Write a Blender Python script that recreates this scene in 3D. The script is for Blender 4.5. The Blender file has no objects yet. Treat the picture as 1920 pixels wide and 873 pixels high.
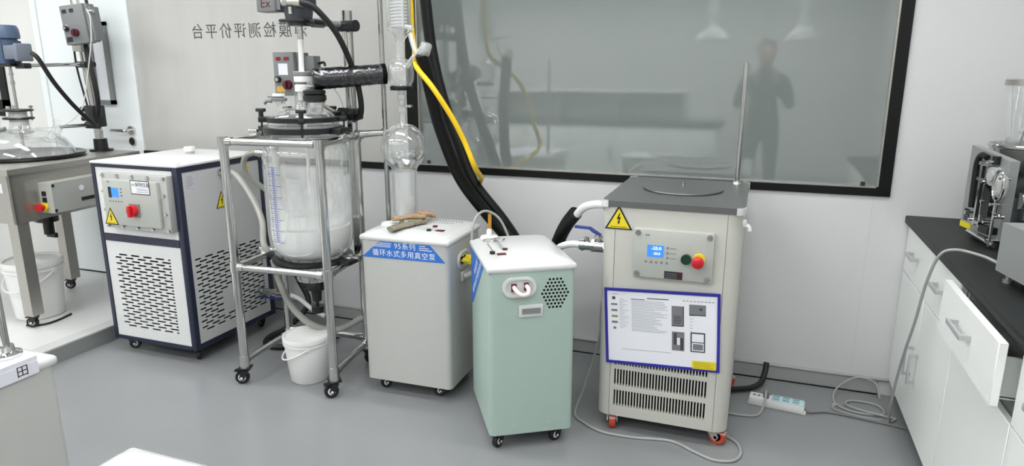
import bpy, bmesh, math, random
from mathutils import Vector, Matrix, noise
random.seed(7)
PI = math.pi
S = bpy.context.scene
COL = S.collection
V = Vector

# ------------------------------------------------------------------ camera
cam_d = bpy.data.cameras.new('camera')
cam_d.sensor_width = 36.0
cam_d.lens = 1266.0 / 1920.0 * 36.0
cam_d.clip_start = 0.02
cam = bpy.data.objects.new('camera', cam_d)
COL.objects.link(cam)
cam.location = (0, 0, 1.5)
cam.rotation_euler = (math.radians(90 - 13.481), 0, math.radians(20.084))
S.camera = cam

# ------------------------------------------------------------------ world, exposure
w = bpy.data.worlds.new('world')
S.world = w
w.use_nodes = True
w.node_tree.nodes['Background'].inputs[0].default_value = (0.75, 0.8, 0.85, 1)
w.node_tree.nodes['Background'].inputs[1].default_value = 0.3
S.view_settings.view_transform = 'Standard'
S.view_settings.look = 'None'
S.view_settings.gamma = 1.0
S.view_settings.use_curve_mapping = False
S.view_settings.exposure = 1.45
LAMP = 6.6          # emission of the ceiling panels' diffusers
BEYOND_FILL = 2.4   # added fill panels that brighten the unseen room behind the window

# ------------------------------------------------------------------ materials
def lin(c):
    c = c / 255.0
    return c / 12.92 if c <= 0.04045 else ((c + 0.055) / 1.055) ** 2.4

def M(name, rgb, rough=0.5, metal=0.0, grain=0.0, gscale=60.0, bump=0.0, bscale=200.0, emit=0.0, coat=0.0, spec=0.5, stretch=None, var=0.0):
    m = bpy.data.materials.new(name)
    m.use_nodes = True
    nt = m.node_tree
    b = nt.nodes['Principled BSDF']
    col = (lin(rgb[0]), lin(rgb[1]), lin(rgb[2]), 1)
    b.inputs['Base Color'].default_value = col
    b.inputs['Roughness'].default_value = rough
    b.inputs['Metallic'].default_value = metal
    b.inputs['Specular IOR Level'].default_value = spec
    b.inputs['Coat Weight'].default_value = coat
    if emit:
        b.inputs['Emission Color'].default_value = col
        b.inputs['Emission Strength'].default_value = emit
    tc = None
    def coords(scale):
        nonlocal tc
        if tc is None:
            tc = nt.nodes.new('ShaderNodeTexCoord')
        out = tc.outputs['Object']
        if stretch:
            mp = nt.nodes.new('ShaderNodeMapping')
            mp.inputs['Scale'].default_value = stretch
            nt.links.new(out, mp.inputs['Vector'])
            out = mp.outputs[0]
        n = nt.nodes.new('ShaderNodeTexNoise')
        n.inputs['Scale'].default_value = scale
        n.inputs['Detail'].default_value = 4
        nt.links.new(out, n.inputs['Vector'])
        return n
    if grain:
        n = coords(gscale)
        mx = nt.nodes.new('ShaderNodeMix')
        mx.data_type = 'RGBA'
        mx.inputs[6].default_value = tuple(max(0, c * (1 - grain)) for c in col[:3]) + (1,)
        mx.inputs[7].default_value = tuple(min(1, c * (1 + grain)) for c in col[:3]) + (1,)
        nt.links.new(n.outputs['Fac'], mx.inputs[0])
        nt.links.new(mx.outputs[2], b.inputs['Base Color'])
    if var:
        n = coords(gscale * 0.7)
        mr = nt.nodes.new('ShaderNodeMapRange')
        mr.inputs['To Min'].default_value = max(0.02, rough - var)
        mr.inputs['To Max'].default_value = min(1, rough + var)
        nt.links.new(n.outputs['Fac'], mr.inputs[0])
        nt.links.new(mr.outputs[0], b.inputs['Roughness'])
    if bump:
        n = coords(bscale)
        bp = nt.nodes.new('ShaderNodeBump')
        bp.inputs['Strength'].default_value = bump
        bp.inputs['Distance'].default_value = 0.002
        nt.links.new(n.outputs['Fac'], bp.inputs['Height'])
        nt.links.new(bp.outputs[0], b.inputs['Normal'])
    return m

def thin_glass(name, tint, base, edge, rough=0.0, milk=0.0, mcol=(0.85, 0.86, 0.86)):
    """a thin pane: clear transmission plus mirror reflection that grows towards grazing"""
    m = bpy.data.materials.new(name)
    m.use_nodes = True
    nt = m.node_tree
    nt.nodes.clear()
    out = nt.nodes.new('ShaderNodeOutputMaterial')
    tr = nt.nodes.new('ShaderNodeBsdfTransparent')
    tr.inputs[0].default_value = (*tint, 1)
    gl = nt.nodes.new('ShaderNodeBsdfGlossy')
    gl.inputs['Color'].default_value = (0.95, 0.98, 0.97, 1)
    gl.inputs['Roughness'].default_value = rough
    lw = nt.nodes.new('ShaderNodeLayerWeight')
    lw.inputs[0].default_value = 0.35
    mr = nt.nodes.new('ShaderNodeMapRange')
    mr.inputs['To Min'].default_value = base
    mr.inputs['To Max'].default_value = edge
    nt.links.new(lw.outputs['Facing'], mr.inputs[0])
    a = tr.outputs[0]
    if milk:
        df = nt.nodes.new('ShaderNodeBsdfDiffuse')
        df.inputs[0].default_value = (*mcol, 1)
        m0 = nt.nodes.new('ShaderNodeMixShader')
        m0.inputs[0].default_value = milk
        nt.links.new(a, m0.inputs[1])
        nt.links.new(df.outputs[0], m0.inputs[2])
        a = m0.outputs[0]
    mx = nt.nodes.new('ShaderNodeMixShader')
    nt.links.new(mr.outputs[0], mx.inputs[0])
    nt.links.new(a, mx.inputs[1])
    nt.links.new(gl.outputs[0], mx.inputs[2])
    nt.links.new(mx.outputs[0], out.inputs[0])
    return m

def residue_mat(name, z0, z1, col):
    """white slurry dried on the inside of a glass wall: dense low down, thinning out upwards in runs"""
    m = bpy.data.materials.new(name)
    m.use_nodes = True
    nt = m.node_tree
    nt.nodes.clear()
    out = nt.nodes.new('ShaderNodeOutputMaterial')
    tr = nt.nodes.new('ShaderNodeBsdfTransparent')
    df = nt.nodes.new('ShaderNodeBsdfDiffuse')
    df.inputs[0].default_value = (*col, 1)
    tc = nt.nodes.new('ShaderNodeTexCoord')
    sp = nt.nodes.new('ShaderNodeSeparateXYZ')
    nt.links.new(tc.outputs['Object'], sp.inputs[0])
    mr = nt.nodes.new('ShaderNodeMapRange')
    mr.inputs['From Min'].default_value = z0
    mr.inputs['From Max'].default_value = z1
    mr.inputs['To Min'].default_value = 0.95
    mr.inputs['To Max'].default_value = 0.1
    nt.links.new(sp.outputs['Z'], mr.inputs[0])
    mp = nt.nodes.new('ShaderNodeMapping')
    mp.inputs['Scale'].default_value = (22, 22, 2.2)
    nt.links.new(tc.outputs['Object'], mp.inputs[0])
    n = nt.nodes.new('ShaderNodeTexNoise')
    n.inputs['Scale'].default_value = 1.0
    n.inputs['Detail'].default_value = 5
    nt.links.new(mp.outputs[0], n.inputs['Vector'])
    m2 = nt.nodes.new('ShaderNodeMapRange')
    m2.inputs['From Min'].default_value = 0.3
    m2.inputs['From Max'].default_value = 0.7
    m2.inputs['To Min'].default_value = 0.55
    m2.inputs['To Max'].default_value = 1.0
    nt.links.new(n.outputs['Fac'], m2.inputs[0])
    mu = nt.nodes.new('ShaderNodeMath')
    mu.operation = 'MULTIPLY'
    nt.links.new(mr.outputs[0], mu.inputs[0])
    nt.links.new(m2.outputs[0], mu.inputs[1])
    mx = nt.nodes.new('ShaderNodeMixShader')
    nt.links.new(mu.outputs[0], mx.inputs[0])
    nt.links.new(tr.outputs[0], mx.inputs[1])
    nt.links.new(df.outputs[0], mx.inputs[2])
    nt.links.new(mx.outputs[0], out.inputs[0])
    return m

m_floor = M('floor_epoxy', (136, 138, 140), 0.24, grain=0.05, gscale=3, var=0.06, spec=0.5)
m_plat = M('platform_epoxy', (206, 207, 206), 0.35, grain=0.05, gscale=5)
m_edge = M('platform_edge', (188, 190, 188), 0.4)
m_wall = M('wall_panel', (212, 213, 214), 0.4, grain=0.015, gscale=2)
m_wallw = M('wall_panel_white', (216, 217, 214), 0.45, grain=0.015, gscale=2)
m_ceil = M('ceiling_panel', (225, 226, 226), 0.6)
m_base = M('baseboard_alloy', (166, 167, 166), 0.4, metal=0.1, grain=0.06, gscale=8, stretch=(1, 6, 30))
m_beyond = M('grey_green_paint', (150, 160, 156), 0.6, grain=0.04, gscale=1.5)
m_black = M('black_frame', (9, 10, 11), 0.4, spec=0.3)
m_rubber = M('black_rubber', (17, 17, 18), 0.5, bump=0.15, bscale=300)
m_foam = M('black_foam_sleeve', (11, 12, 13), 0.42, spec=0.3, bump=0.3, bscale=120)
m_blackp = M('black_plastic', (22, 23, 25), 0.35)
m_steel = M('polished_steel', (200, 200, 198), 0.16, metal=1.0, grain=0.04, gscale=30, var=0.05)
m_brush = M('brushed_steel', (186, 184, 178), 0.4, metal=0.85, grain=0.12, gscale=25, stretch=(1, 1, 18), var=0.08)
m_brushd = M('brushed_steel_top', (122, 123, 123), 0.42, metal=0.85, grain=0.1, gscale=20, stretch=(1, 18, 18), var=0.06)
m_chrome = M('chrome', (215, 215, 214), 0.1, metal=1.0)
m_alu = M('cast_alloy', (186, 187, 184), 0.45, metal=0.3, grain=0.05, gscale=40)
m_navy = M('navy_coat', (31, 36, 58), 0.4, grain=0.05, gscale=50)
m_offwh = M('offwhite_coat', (218, 220, 219), 0.42, grain=0.015, gscale=20)
m_sidew = M('side_panel_coat', (196, 198, 197), 0.45, grain=0.02, gscale=20)
m_greyp = M('pump_grey_shell', (186, 187, 183), 0.45, grain=0.02, gscale=25)
m_greenp = M('pump_green_shell', (166, 187, 178), 0.42, grain=0.02, gscale=25)
m_lidw = M('white_lid_plastic', (208, 210, 209), 0.28, coat=0.2)
m_chil = M('chiller_coat', (194, 194, 186), 0.42, grain=0.02, gscale=25)
m_pbox = M('control_box_grey', (176, 179, 173), 0.42, grain=0.02, gscale=40)
m_dgrey = M('grey_cast_box', (122, 125, 126), 0.45, grain=0.04, gscale=50)
m_motorb = M('blue_motor_paint', (78, 96, 124), 0.45, grain=0.06, gscale=40)
m_motorg = M('dark_motor_paint', (62, 66, 72), 0.45, grain=0.06, gscale=40)
m_white = M('white_plastic', (232, 233, 231), 0.4)
m_ptfe = M('white_ptfe', (228, 229, 226), 0.5)
m_bucket = M('bucket_plastic', (232, 233, 231), 0.38, grain=0.01)
m_red = M('red_plastic', (196, 24, 34), 0.35)
m_dred = M('dull_red_plastic', (80, 20, 30), 0.35)
m_redled = M('red_display', (120, 12, 32), 0.3, emit=0.15)
m_yellow = M('yellow_print', (228, 208, 30), 0.5)
m_yhose = M('yellow_hose', (240, 200, 26), 0.4)
m_blue = M('blue_sticker', (48, 112, 198), 0.4)
m_bluef = M('blue_poster_frame', (42, 40, 148), 0.4)
m_bhandle = M('blue_lever', (40, 62, 140), 0.4)
m_lcd = M('lcd_blue', (52, 120, 226), 0.3, emit=0.3)
m_lcdtx = M('lcd_text', (235, 245, 255), 0.3, emit=0.5)
m_dark = M('dark_interior', (9, 9, 10), 0.8, spec=0.1)
m_ink = M('black_ink', (30, 31, 33), 0.6)
m_gink = M('grey_ink', (128, 131, 132), 0.6)
m_txt = M('grey_lettering', (66, 69, 70), 0.5)
m_paper = M('paper', (232, 234, 240), 0.5)
m_photo = M('print_grey', (120, 121, 124), 0.5)
m_photod = M('print_dark', (62, 63, 68), 0.5)
m_orange = M('orange_polyurethane', (206, 70, 44), 0.4)
m_green = M('dark_green_button', (16, 52, 36), 0.3)
m_counter = M('black_counter', (30, 33, 33), 0.5, spec=0.25, grain=0.06, gscale=40)
m_satin = M('satin_handle', (196, 198, 198), .35, metal=.5)
m_cab = M('cabinet_white', (242, 245, 242), 0.32, grain=0.01, coat=0.1)
m_cabin = M('cabinet_inside', (200, 204, 200), 0.5)
m_slurry = M('white_slurry', (240, 241, 239), 0.5)
m_resid = residue_mat('slurry_residue', 0.76, 1.02, (0.86, 0.87, 0.86))
m_hosec = M('milky_hose', (160, 161, 154), 0.3)
m_hosew = M('white_silicone_hose', (222, 223, 221), 0.4)
m_cable = M('grey_cable', (160, 163, 160), 0.5)
m_cabled = M('dark_grey_cable', (118, 120, 118), 0.5)
m_wire = M('white_wire', (222, 222, 218), 0.5)
m_tan = M('tan_glove_cloth', (168, 142, 112), 0.85, grain=0.2, gscale=60, bump=0.5, bscale=300)
m_olive = M('olive_glove_cloth', (138, 132, 112), 0.85, grain=0.2, gscale=60, bump=0.5, bscale=300)
m_socket = M('pale_blue_socket', (188, 224, 230), 0.4)
m_orangl = M('orange_label', (206, 160, 70), 0.5)
m_amber = M('amber_hose', (196, 140, 40), 0.4)
m_lamp = M('lamp_diffuser', (255, 255, 255), 0.5, emit=LAMP)
m_fill = M('fill_diffuser_far', (240, 255, 250), 0.5, emit=BEYOND_FILL)
m_skin = M('skin', (196, 154, 130), 0.5)
m_coat = M('dark_jacket_cloth', (62, 66, 70), 0.85, grain=0.1)
m_trous = M('dark_trouser_cloth', (50, 53, 58), 0.85, grain=0.1)
m_hair = M('black_hair', (22, 20, 20), 0.6)
m_foil = M('crinkled_foil', (84, 84, 86), 0.2, metal=1.0, bump=1.0, bscale=70)
m_glass = thin_glass('laboratory_glass', (0.985, 0.99, 0.99), 0.05, 0.62, milk=0.15)
m_glassm = thin_glass('laboratory_glass_milky', (0.95, 0.96, 0.96), 0.05, 0.6, milk=0.3)
m_glassf = thin_glass('frosted_glass', (0.92, 0.93, 0.93), 0.05, 0.5, rough=0.2, milk=0.6)
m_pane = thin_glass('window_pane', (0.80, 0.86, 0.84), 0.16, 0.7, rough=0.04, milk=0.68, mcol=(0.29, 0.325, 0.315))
m_film = M('window_film', (182, 182, 178), 0.14, grain=0.07, gscale=2.0, stretch=(6, 6, 0.4), bump=0.25, bscale=6, spec=0.8)  # vertical tone streaks paint in blurred reflections on the wrinkled film
m_dglass = M('dark_dish_bottom', (24, 25, 27), 0.25)
m_door = M('door_coat', (228, 234, 235), 0.45, grain=0.015, gscale=3)

# ------------------------------------------------------------------ mesh builder
class MB:
    def __init__(self):
        self.bm = bmesh.new()
    def add(self, verts, faces):
        vs = [self.bm.verts.new(v) for v in verts]
        for f in faces:
            try:
                self.bm.faces.new([vs[i] for i in f])
            except ValueError:
                pass
        return self
    def box(self, x0, x1, y0, y1, z0, z1, r=0.0, seg=2, mat=None, vertical=False):
        b = bmesh.new()
        bmesh.ops.create_cube(b, size=1.0)
        for v in b.verts:
            v.co = V(((x0 + x1) / 2 + v.co.x * (x1 - x0), (y0 + y1) / 2 + v.co.y * (y1 - y0), (z0 + z1) / 2 + v.co.z * (z1 - z0)))
        if r > 0:
            if vertical:
                ed = [e for e in b.edges if abs(e.verts[0].co.z - e.verts[1].co.z) > 1e-6]
            else:
                ed = list(b.edges)
            bmesh.ops.bevel(b, geom=ed, offset=r, segments=seg, affect='EDGES', profile=0.5)
        return self.merge(b, mat)
    def merge(self, b, mat=None):
        if mat is not None:
            bmesh.ops.transform(b, matrix=mat, verts=b.verts)
        b.verts.index_update()
        vs = [self.bm.verts.new(v.co) for v in b.verts]
        for f in b.faces:
            try:
                self.bm.faces.new([vs[v.index] for v in f.verts])
            except ValueError:
                pass
        b.free()
        return self
    def cyl(self, p0, p1, r0, r1=None, n=20, cap=True):
        if r1 is None:
            r1 = r0
        p0, p1 = V(p0), V(p1)
        d = (p1 - p0).normalized()
        a = d.orthogonal().normalized()
        c = d.cross(a)
        vs, fs = [], []
        for p, r in ((p0, r0), (p1, r1)):
            for i in range(n):
                t = 2 * PI * i / n
                vs.append(p + a * (r * math.cos(t)) + c * (r * math.sin(t)))
        for i in range(n):
            j = (i + 1) % n
            fs.append((i, j, n + j, n + i))
        if cap:
            fs.append(tuple(range(n - 1, -1, -1)))
            fs.append(tuple(range(n, 2 * n)))
        return self.add(vs, fs)
    def tube(self, pts, r, n=10, sub=8, cap=True, closed=False, jitter=0.0):
        P = [V(p) for p in pts]
        rs = r if isinstance(r, (list, tuple)) else [r] * len(P)
        C, R = [], []
        if len(P) > 2 and sub > 1:
            m = len(P)
            rng = range(m if closed else m - 1)
            for i in rng:
                if closed:
                    a, b, c, d = P[(i - 1) % m], P[i], P[(i + 1) % m], P[(i + 2) % m]
                    ra, rb = rs[i], rs[(i + 1) % m]
                else:
                    b, c = P[i], P[i + 1]
                    a = P[i - 1] if i > 0 else b * 2 - c
                    d = P[i + 2] if i + 2 < m else c * 2 - b
                    ra, rb = rs[i], rs[i + 1]
                for k in range(sub):
                    t = k / sub
                    C.append(0.5 * ((2 * b) + (c - a) * t + (2 * a - 5 * b + 4 * c - d) * t * t + (3 * b - a - 3 * c + d) * t ** 3))
                    R.append(ra + (rb - ra) * t)
            if not closed:
                C.append(P[-1]); R.append(rs[-1])
        else:
            C, R = P, list(rs)
        N = len(C)
        up = None
        vs, fs = [], []
        for i in range(N):
            if closed:
                d = (C[(i + 1) % N] - C[i - 1]).normalized()
            else:
                d = (C[min(i + 1, N - 1)] - C[max(i - 1, 0)]).normalized()
            if up is None:
                up = d.orthogonal().normalized()
            up = (up - d * up.dot(d))
            up = up.normalized() if up.length > 1e-6 else d.orthogonal().normalized()
            s = d.cross(up)
            for k in range(n):
                t = 2 * PI * k / n
                rr = R[i] * (1 + jitter * random.uniform(-1, 1))
                vs.append(C[i] + up * (rr * math.cos(t)) + s * (rr * math.sin(t)))
        for i in range(N if closed else N - 1):
            i2 = (i + 1) % N
            for k in range(n):
                k2 = (k + 1) % n
                fs.append((i * n + k, i * n + k2, i2 * n + k2, i2 * n + k))
        if cap and not closed:
            fs.append(tuple(range(n - 1, -1, -1)))
            fs.append(tuple(range((N - 1) * n, N * n)))
        return self.add(vs, fs)
    def lathe(self, prof, c=(0, 0, 0), n=36, mat=None):
        """prof: (radius, height) pairs, turned about the z axis through c"""
        b = bmesh.new()
        rings = []
        for r, z in prof:
            if r < 1e-6:
                rings.append([b.verts.new((0, 0, z))])
            else:
                rings.append([b.verts.new((r * math.cos(2 * PI * i / n), r * math.sin(2 * PI * i / n), z)) for i in range(n)])
        for a, d in zip(rings, rings[1:]):
            for i in range(n):
                j = (i + 1) % n
                if len(a) == 1 and len(d) == 1:
                    continue
                if len(a) == 1:
                    b.faces.new((a[0], d[i], d[j]))
                elif len(d) == 1:
                    b.faces.new((a[i], a[j], d[0]))
                else:
                    b.faces.new((a[i], a[j], d[j], d[i]))
        bmesh.ops.recalc_face_normals(b, faces=b.faces)
        t = Matrix.Translation(V(c))
        if mat is not None:
            t = t @ mat
        return self.merge(b, t)
    def prism(self, pts, ex):
        P = [V(p) for p in pts]
        ex = V(ex)
        n = len(P)
        vs = P + [p + ex for p in P]
        fs = [tuple(range(n - 1, -1, -1)), tuple(range(n, 2 * n))]
        for i in range(n):
            j = (i + 1) % n
            fs.append((i, j, n + j, n + i))
        return self.add(vs, fs)
    def sphere(self, c, r, n=20, sc=(1, 1, 1), mat=None):
        b = bmesh.new()
        bmesh.ops.create_uvsphere(b, u_segments=n, v_segments=max(6, n // 2), radius=r)
        t = Matrix.Translation(V(c))
        if mat is not None:
            t = t @ mat
        return self.merge(b, t @ Matrix.Diagonal((*sc, 1)))
    def ring(self, c, R, r, n=36, m=10, axis='z', sc=1.0):
        pts = []
        for i in range(n):
            t = 2 * PI * i / n
            q = (R * math.cos(t), R * math.sin(t) * sc)
            if axis == 'z':
                pts.append((c[0] + q[0], c[1] + q[1], c[2]))
            elif axis == 'y':
                pts.append((c[0] + q[0], c[1], c[2] + q[1]))
            else:
                pts.append((c[0], c[1] + q[0], c[2] + q[1]))
        return self.tube(pts, r, n=m, sub=1, closed=True)
    def xform(self, mat):
        bmesh.ops.transform(self.bm, matrix=mat, verts=self.bm.verts)
        return self
    def mesh(self, name, off=None, smooth=0.7):
        if off is not None:
            bmesh.ops.translate(self.bm, vec=-V(off), verts=self.bm.verts)
        bmesh.ops.recalc_face_normals(self.bm, faces=self.bm.faces)
        me = bpy.data.meshes.new(name)
        self.bm.to_mesh(me)
        self.bm.free()
        if smooth:
            me.polygons.foreach_set('use_smooth', [True] * len(me.polygons))
            me.set_sharp_from_angle(angle=smooth)
        return me

ORG = {}

def root(name, label, cat, loc=(0, 0, 0), rz=0.0, group=None, local=False):
    o = bpy.data.objects.new(name, None)
    o.empty_display_size = 0.05
    COL.objects.link(o)
    o.location = loc
    o.rotation_euler = (0, 0, rz)
    o['label'] = label
    o['category'] = cat
    if group:
        o['group'] = group
    ORG[o.name] = V((0, 0, 0)) if local else V(loc)
    return o

SHIFT = V((0, 0, 0))
def part(mb, name, mat, parent, label=None, stuff=False, smooth=0.7):
    off = ORG[parent.name] - SHIFT
    me = mb.mesh(name, off, smooth) if isinstance(mb, MB) else mb
    if not me.materials:
        me.materials.append(mat)
    o = bpy.data.objects.new(name, me)
    COL.objects.link(o)
    o.parent = parent
    ORG[o.name] = off + SHIFT
    if label:
        o['label'] = label
    if stuff:
        o['kind'] = 'stuff'
    return o

def each(mb, name, mat, parent, label=None):
    """every loose piece of the builder becomes a part of its own"""
    bm = mb.bm
    seen = set()
    bm.verts.index_update()
    for v0 in bm.verts:
        if v0 in seen:
            continue
        stack, isl = [v0], []
        seen.add(v0)
        while stack:
            v = stack.pop()
            isl.append(v)
            for e in v.link_edges:
                u = e.other_vert(v)
                if u not in seen:
                    seen.add(u)
                    stack.append(u)
        ix = {v: i for i, v in enumerate(isl)}
        fs = {f for v in isl for f in v.link_faces}
        part(MB().add([v.co.copy() for v in isl], [tuple(ix[v] for v in f.verts) for f in fs]), name, mat, parent, label)
    bm.free()

def thing(mb, name, mat, label, cat, origin, group=None, smooth=0.7):
    me = mb.mesh(name, origin, smooth)
    me.materials.append(mat)
    o = bpy.data.objects.new(name, me)
    COL.objects.link(o)
    o.location = origin
    o['label'] = label
    o['category'] = cat
    if group:
        o['group'] = group
    ORG[o.name] = V(origin)
    return o

def struct(mb, name, mat, parent=None, label=None, smooth=0.7):
    me = mb.mesh(name, None, smooth)
    me.materials.append(mat)
    o = bpy.data.objects.new(name, me)
    COL.objects.link(o)
    ORG[o.name] = V((0, 0, 0))
    if parent:
        o.parent = parent
    else:
        o['kind'] = 'structure'
    if label:
        o['label'] = label
    return o

def text_mb(s, size, origin, xd, yd, depth=0.0008, align='CENTER', xscale=1.0, mb=None, spacing=1.0, bold=0.0):
    """raised flat lettering: glyphs in the plane spanned by xd and yd, standing out along xd x yd"""
    cu = bpy.data.curves.new('lettering', 'FONT')
    cu.body = s
    cu.size = size
    cu.align_x = align
    cu.align_y = 'CENTER'
    cu.extrude = depth / 2
    cu.offset = bold
    cu.resolution_u = 2
    cu.space_character = spacing
    ob = bpy.data.objects.new('lettering_tmp', cu)
    COL.objects.link(ob)
    dg = bpy.context.evaluated_depsgraph_get()
    me = bpy.data.meshes.new_from_object(ob.evaluated_get(dg))
    b = bmesh.new()
    b.from_mesh(me)
    bpy.data.objects.remove(ob)
    bpy.data.curves.remove(cu)
    bpy.data.meshes.remove(me)
    xd, yd = V(xd).normalized(), V(yd).normalized()
    zd = xd.cross(yd).normalized()
    m = Matrix.Identity(4)
    for i in range(3):
        m[i][0] = xd[i] * xscale
        m[i][1] = yd[i]
        m[i][2] = zd[i]
        m[i][3] = V(origin)[i]
    mb = mb or MB()
    return mb.merge(b, m)

def quad(mb, o, xd, yd, x0, x1, y0, y1, t):
    """thin plate on the plane (o; xd, yd) spanning x0..x1, y0..y1, standing t proud"""
    o, xd, yd = V(o), V(xd).normalized(), V(yd).normalized()
    nd = xd.cross(yd).normalized()
    p = [o + xd * a + yd * b for a, b in ((x0, y0), (x1, y0), (x1, y1), (x0, y1))]
    return mb.prism(p, nd * t)

def plate(mb, o, xd, yd, pts, t):
    o, xd, yd = V(o), V(xd).normalized(), V(yd).normalized()
    nd = xd.cross(yd).normalized()
    return mb.prism([o + xd * a + yd * b for a, b in pts], nd * t)

# casters -------------------------------------------------------------
_cc = {}
def caster(parent, x, y, h, rz, style='black', wr=None):
    """swivel caster standing on z = base of the thing; h = height up to the body it carries"""
    off = ORG[parent.name]
    wr = wr or h * 0.4
    key = (round(h, 3), style, round(wr, 3))
    if key not in _cc:
        f = MB()
        wd = wr * 0.42
        f.box(-wr * 0.9, wr * 0.9, -wr * 0.8, wr * 0.8, h - 0.006, h)
        f.cyl((0, 0, h - 0.02), (0, 0, h - 0.004), wr * 0.55, n=14)
        for s in (-1, 1):
            y0, y1 = (s * wd * 1.15, s * wd * 1.55)
            f.prism([(-wr * 0.5, y0, h - 0.015), (wr * 0.5, y0, h - 0.015), (wr * 0.85, y0, wr * 1.05), (wr * 0.55, y0, wr * 0.6), (wr * 0.2, y0, wr * 0.7)], (0, y1 - y0, 0))
        f.box(-wr * 0.5, wr * 0.7, -wd * 1.5, wd * 1.5, h - 0.02, h - 0.012)
        f.box(wr * 0.6, wr * 1.5, -wd * 0.9, wd * 0.9, h - 0.018, h - 0.012, mat=None)
        wx = wr * 0.5
        wh = MB()
        t = Matrix.Translation((wx, 0, wr)) @ Matrix.Rotation(PI / 2, 4, 'X')
        wh.lathe([(wr * 0.55, -wd * .8), (wr * 0.9, -wd * .9), (wr, -wd * .5), (wr, wd * .5), (wr * 0.9, wd * .9), (wr * 0.55, wd * .8)], n=24, mat=t)
        wh.lathe([(wr * 0.55, -wd * .6), (wr * 0.55, wd * .6)], n=24, mat=t)
        hb = MB()
        hb.lathe([(0, -wd * 1.6), (wr * 0.2, -wd * 1.6), (wr * 0.2, -wd), (wr * 0.54, -wd * .9), (wr * 0.54, wd * .9), (wr * 0.2, wd), (wr * 0.2, wd * 1.6), (0, wd * 1.6)], n=20, mat=t)
        ms = {'black': (m_blackp, m_rubber, m_white), 'orange': (m_alu, m_orange, m_dark), 'steel': (m_blackp, m_rubber, m_chrome)}[style]
        res = []
        for mb, nm, mt in ((f, 'caster', ms[0]), (wh, 'wheel', ms[1]), (hb, 'hub', ms[2])):
            me = mb.mesh(nm, None)
            me.materials.append(mt)
            res.append(me)
        _cc[key] = res
    fm, wm, hm = _cc[key]
    o = bpy.data.objects.new('caster', fm)
    COL.objects.link(o)
    o.parent = parent
    o.location = (x - off.x, y - off.y, 0)
    o.rotation_euler = (0, 0, rz)
    for me, nm in ((wm, 'wheel'), (hm, 'hub')):
        c = bpy.data.objects.new(nm, me)
        COL.objects.link(c)
        c.parent = o
    return o

def bolt_mb(mb, p, d, r=0.008, h=0.006):
    p, d = V(p), V(d).normalized()
    mb.cyl(p, p + d * h, r * 1.2, r * .8, n=10)
    return mb

def warning_triangle(parent, o, xd, yd, wdt, hgt, t=0.0012):
    """yellow warning triangle with black rim and lightning bolt; o is the middle of its base"""
    b = MB()
    plate(b, o, xd, yd, [(-wdt / 2, 0), (wdt / 2, 0), (0, hgt)], t)
    tri = part(b, 'warning_sign', m_ink, parent, 'yellow triangular warning sign with black rim')
    b = MB()
    nd = V(xd).normalized().cross(V(yd).normalized())
    o2 = V(o) + nd * t
    k = wdt * 0.07
    plate(b, o2, xd, yd, [(-wdt / 2 + k * 1.4, k * .7), (wdt / 2 - k * 1.4, k * .7), (0, hgt - k * 1.6)], t * .5)
    part(b, 'sign_face', m_yellow, tri)
    b = MB()
    o3 = o2 + nd * t * .5
    s = hgt
    plate(b, o3, xd, yd, [(0.02 * s, .68 * s), (-.09 * s, .42 * s), (-.005 * s, .44 * s), (-.03 * s, .3 * s), (-.07 * s, .32 * s), (.0 * s, .2 * s), (.06 * s, .34 * s), (.02 * s, .32 * s), (.09 * s, .52 * s), (.01 * s, .5 * s), (.06 * s, .66 * s)], t * .4)
    quad(b, o3, xd, yd, -wdt * .3, wdt * .3, hgt * .1, hgt * .12, t * .4)
    part(b, 'lightning_bolt', m_ink, tri)

# ==================================================================== SETTING
YW = 3.379          # face of the back wall
b = MB(); b.box(-6.5, 1.5, -4, 6.6, -0.1, 0)
struct(b, 'floor', m_floor)
b = MB(); b.box(-6.5, -3.40, -1.2, YW, 0, 0.082)
pl = struct(b, 'trim_1', m_plat)
b = MB(); b.box(-3.40, -3.387, -1.2, YW - .02, 0, 0.081); struct(b, 'riser', M('riser_grey', (132, 136, 135), .4), pl, 'darker grey riser of the platform')
b = MB(); b.box(-3.475, -3.385, -1.2, YW, 0.082, 0.09); 
struct(b, 'platform_edge', m_edge, pl, 'pale metal nosing along the platform edge')
b = MB(); b.box(-6.5, 1.5, -4, 6.6, 2.75, 2.85)
struct(b, 'ceiling', m_ceil)
# back wall, built round its openings: door X -4.66..-3.86, film window -3.83..-1.85, large window -1.78..0.565
T = 0.09
b = MB()
b.box(-3.86, 1.5, YW, YW + T, 0, 0.955)
b.box(0.565, 1.5, YW, YW + T, 0.955, 2.75)
b.box(-3.86, 0.565, YW, YW + T, 2.36, 2.75)
b.box(-4.66, -3.86, YW, YW + T, 2.2, 2.75)
back = struct(b, 'wall_back', m_wall)
b = MB()
b.box(-6.5, -5.12, YW, YW + T, 0, 1.18)
b.box(-5.12, -4.66, YW, YW + T, 0, 2.75)
b.box(-6.5, -5.12, YW, YW + T, 2.3, 2.75)
struct(b, 'wall_panel', m_wallw, back, 'whiter wall panels left of the door')
b = MB(); b.box(.497, .502, YW - .0015, YW + .001, .09, .953); struct(b, 'panel_joint', m_lidw, back, 'pale sealed joint between wall panels')
b = MB(); b.box(-6.6, -6.5, -4, YW + T, 0, 2.75); struct(b, 'wall_left', m_wallw)
b = MB(); b.box(1.42, 1.52, -4, YW + T, 0, 2.75); struct(b, 'wall_right', m_wallw)
b = MB(); b.box(-6.5, 1.5, -4.1, -4, 0, 2.75); struct(b, 'wall_front', m_wallw)
b = MB()
b.box(-3.86, 0.62, YW - 0.008, YW, 0, 0.074)
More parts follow.
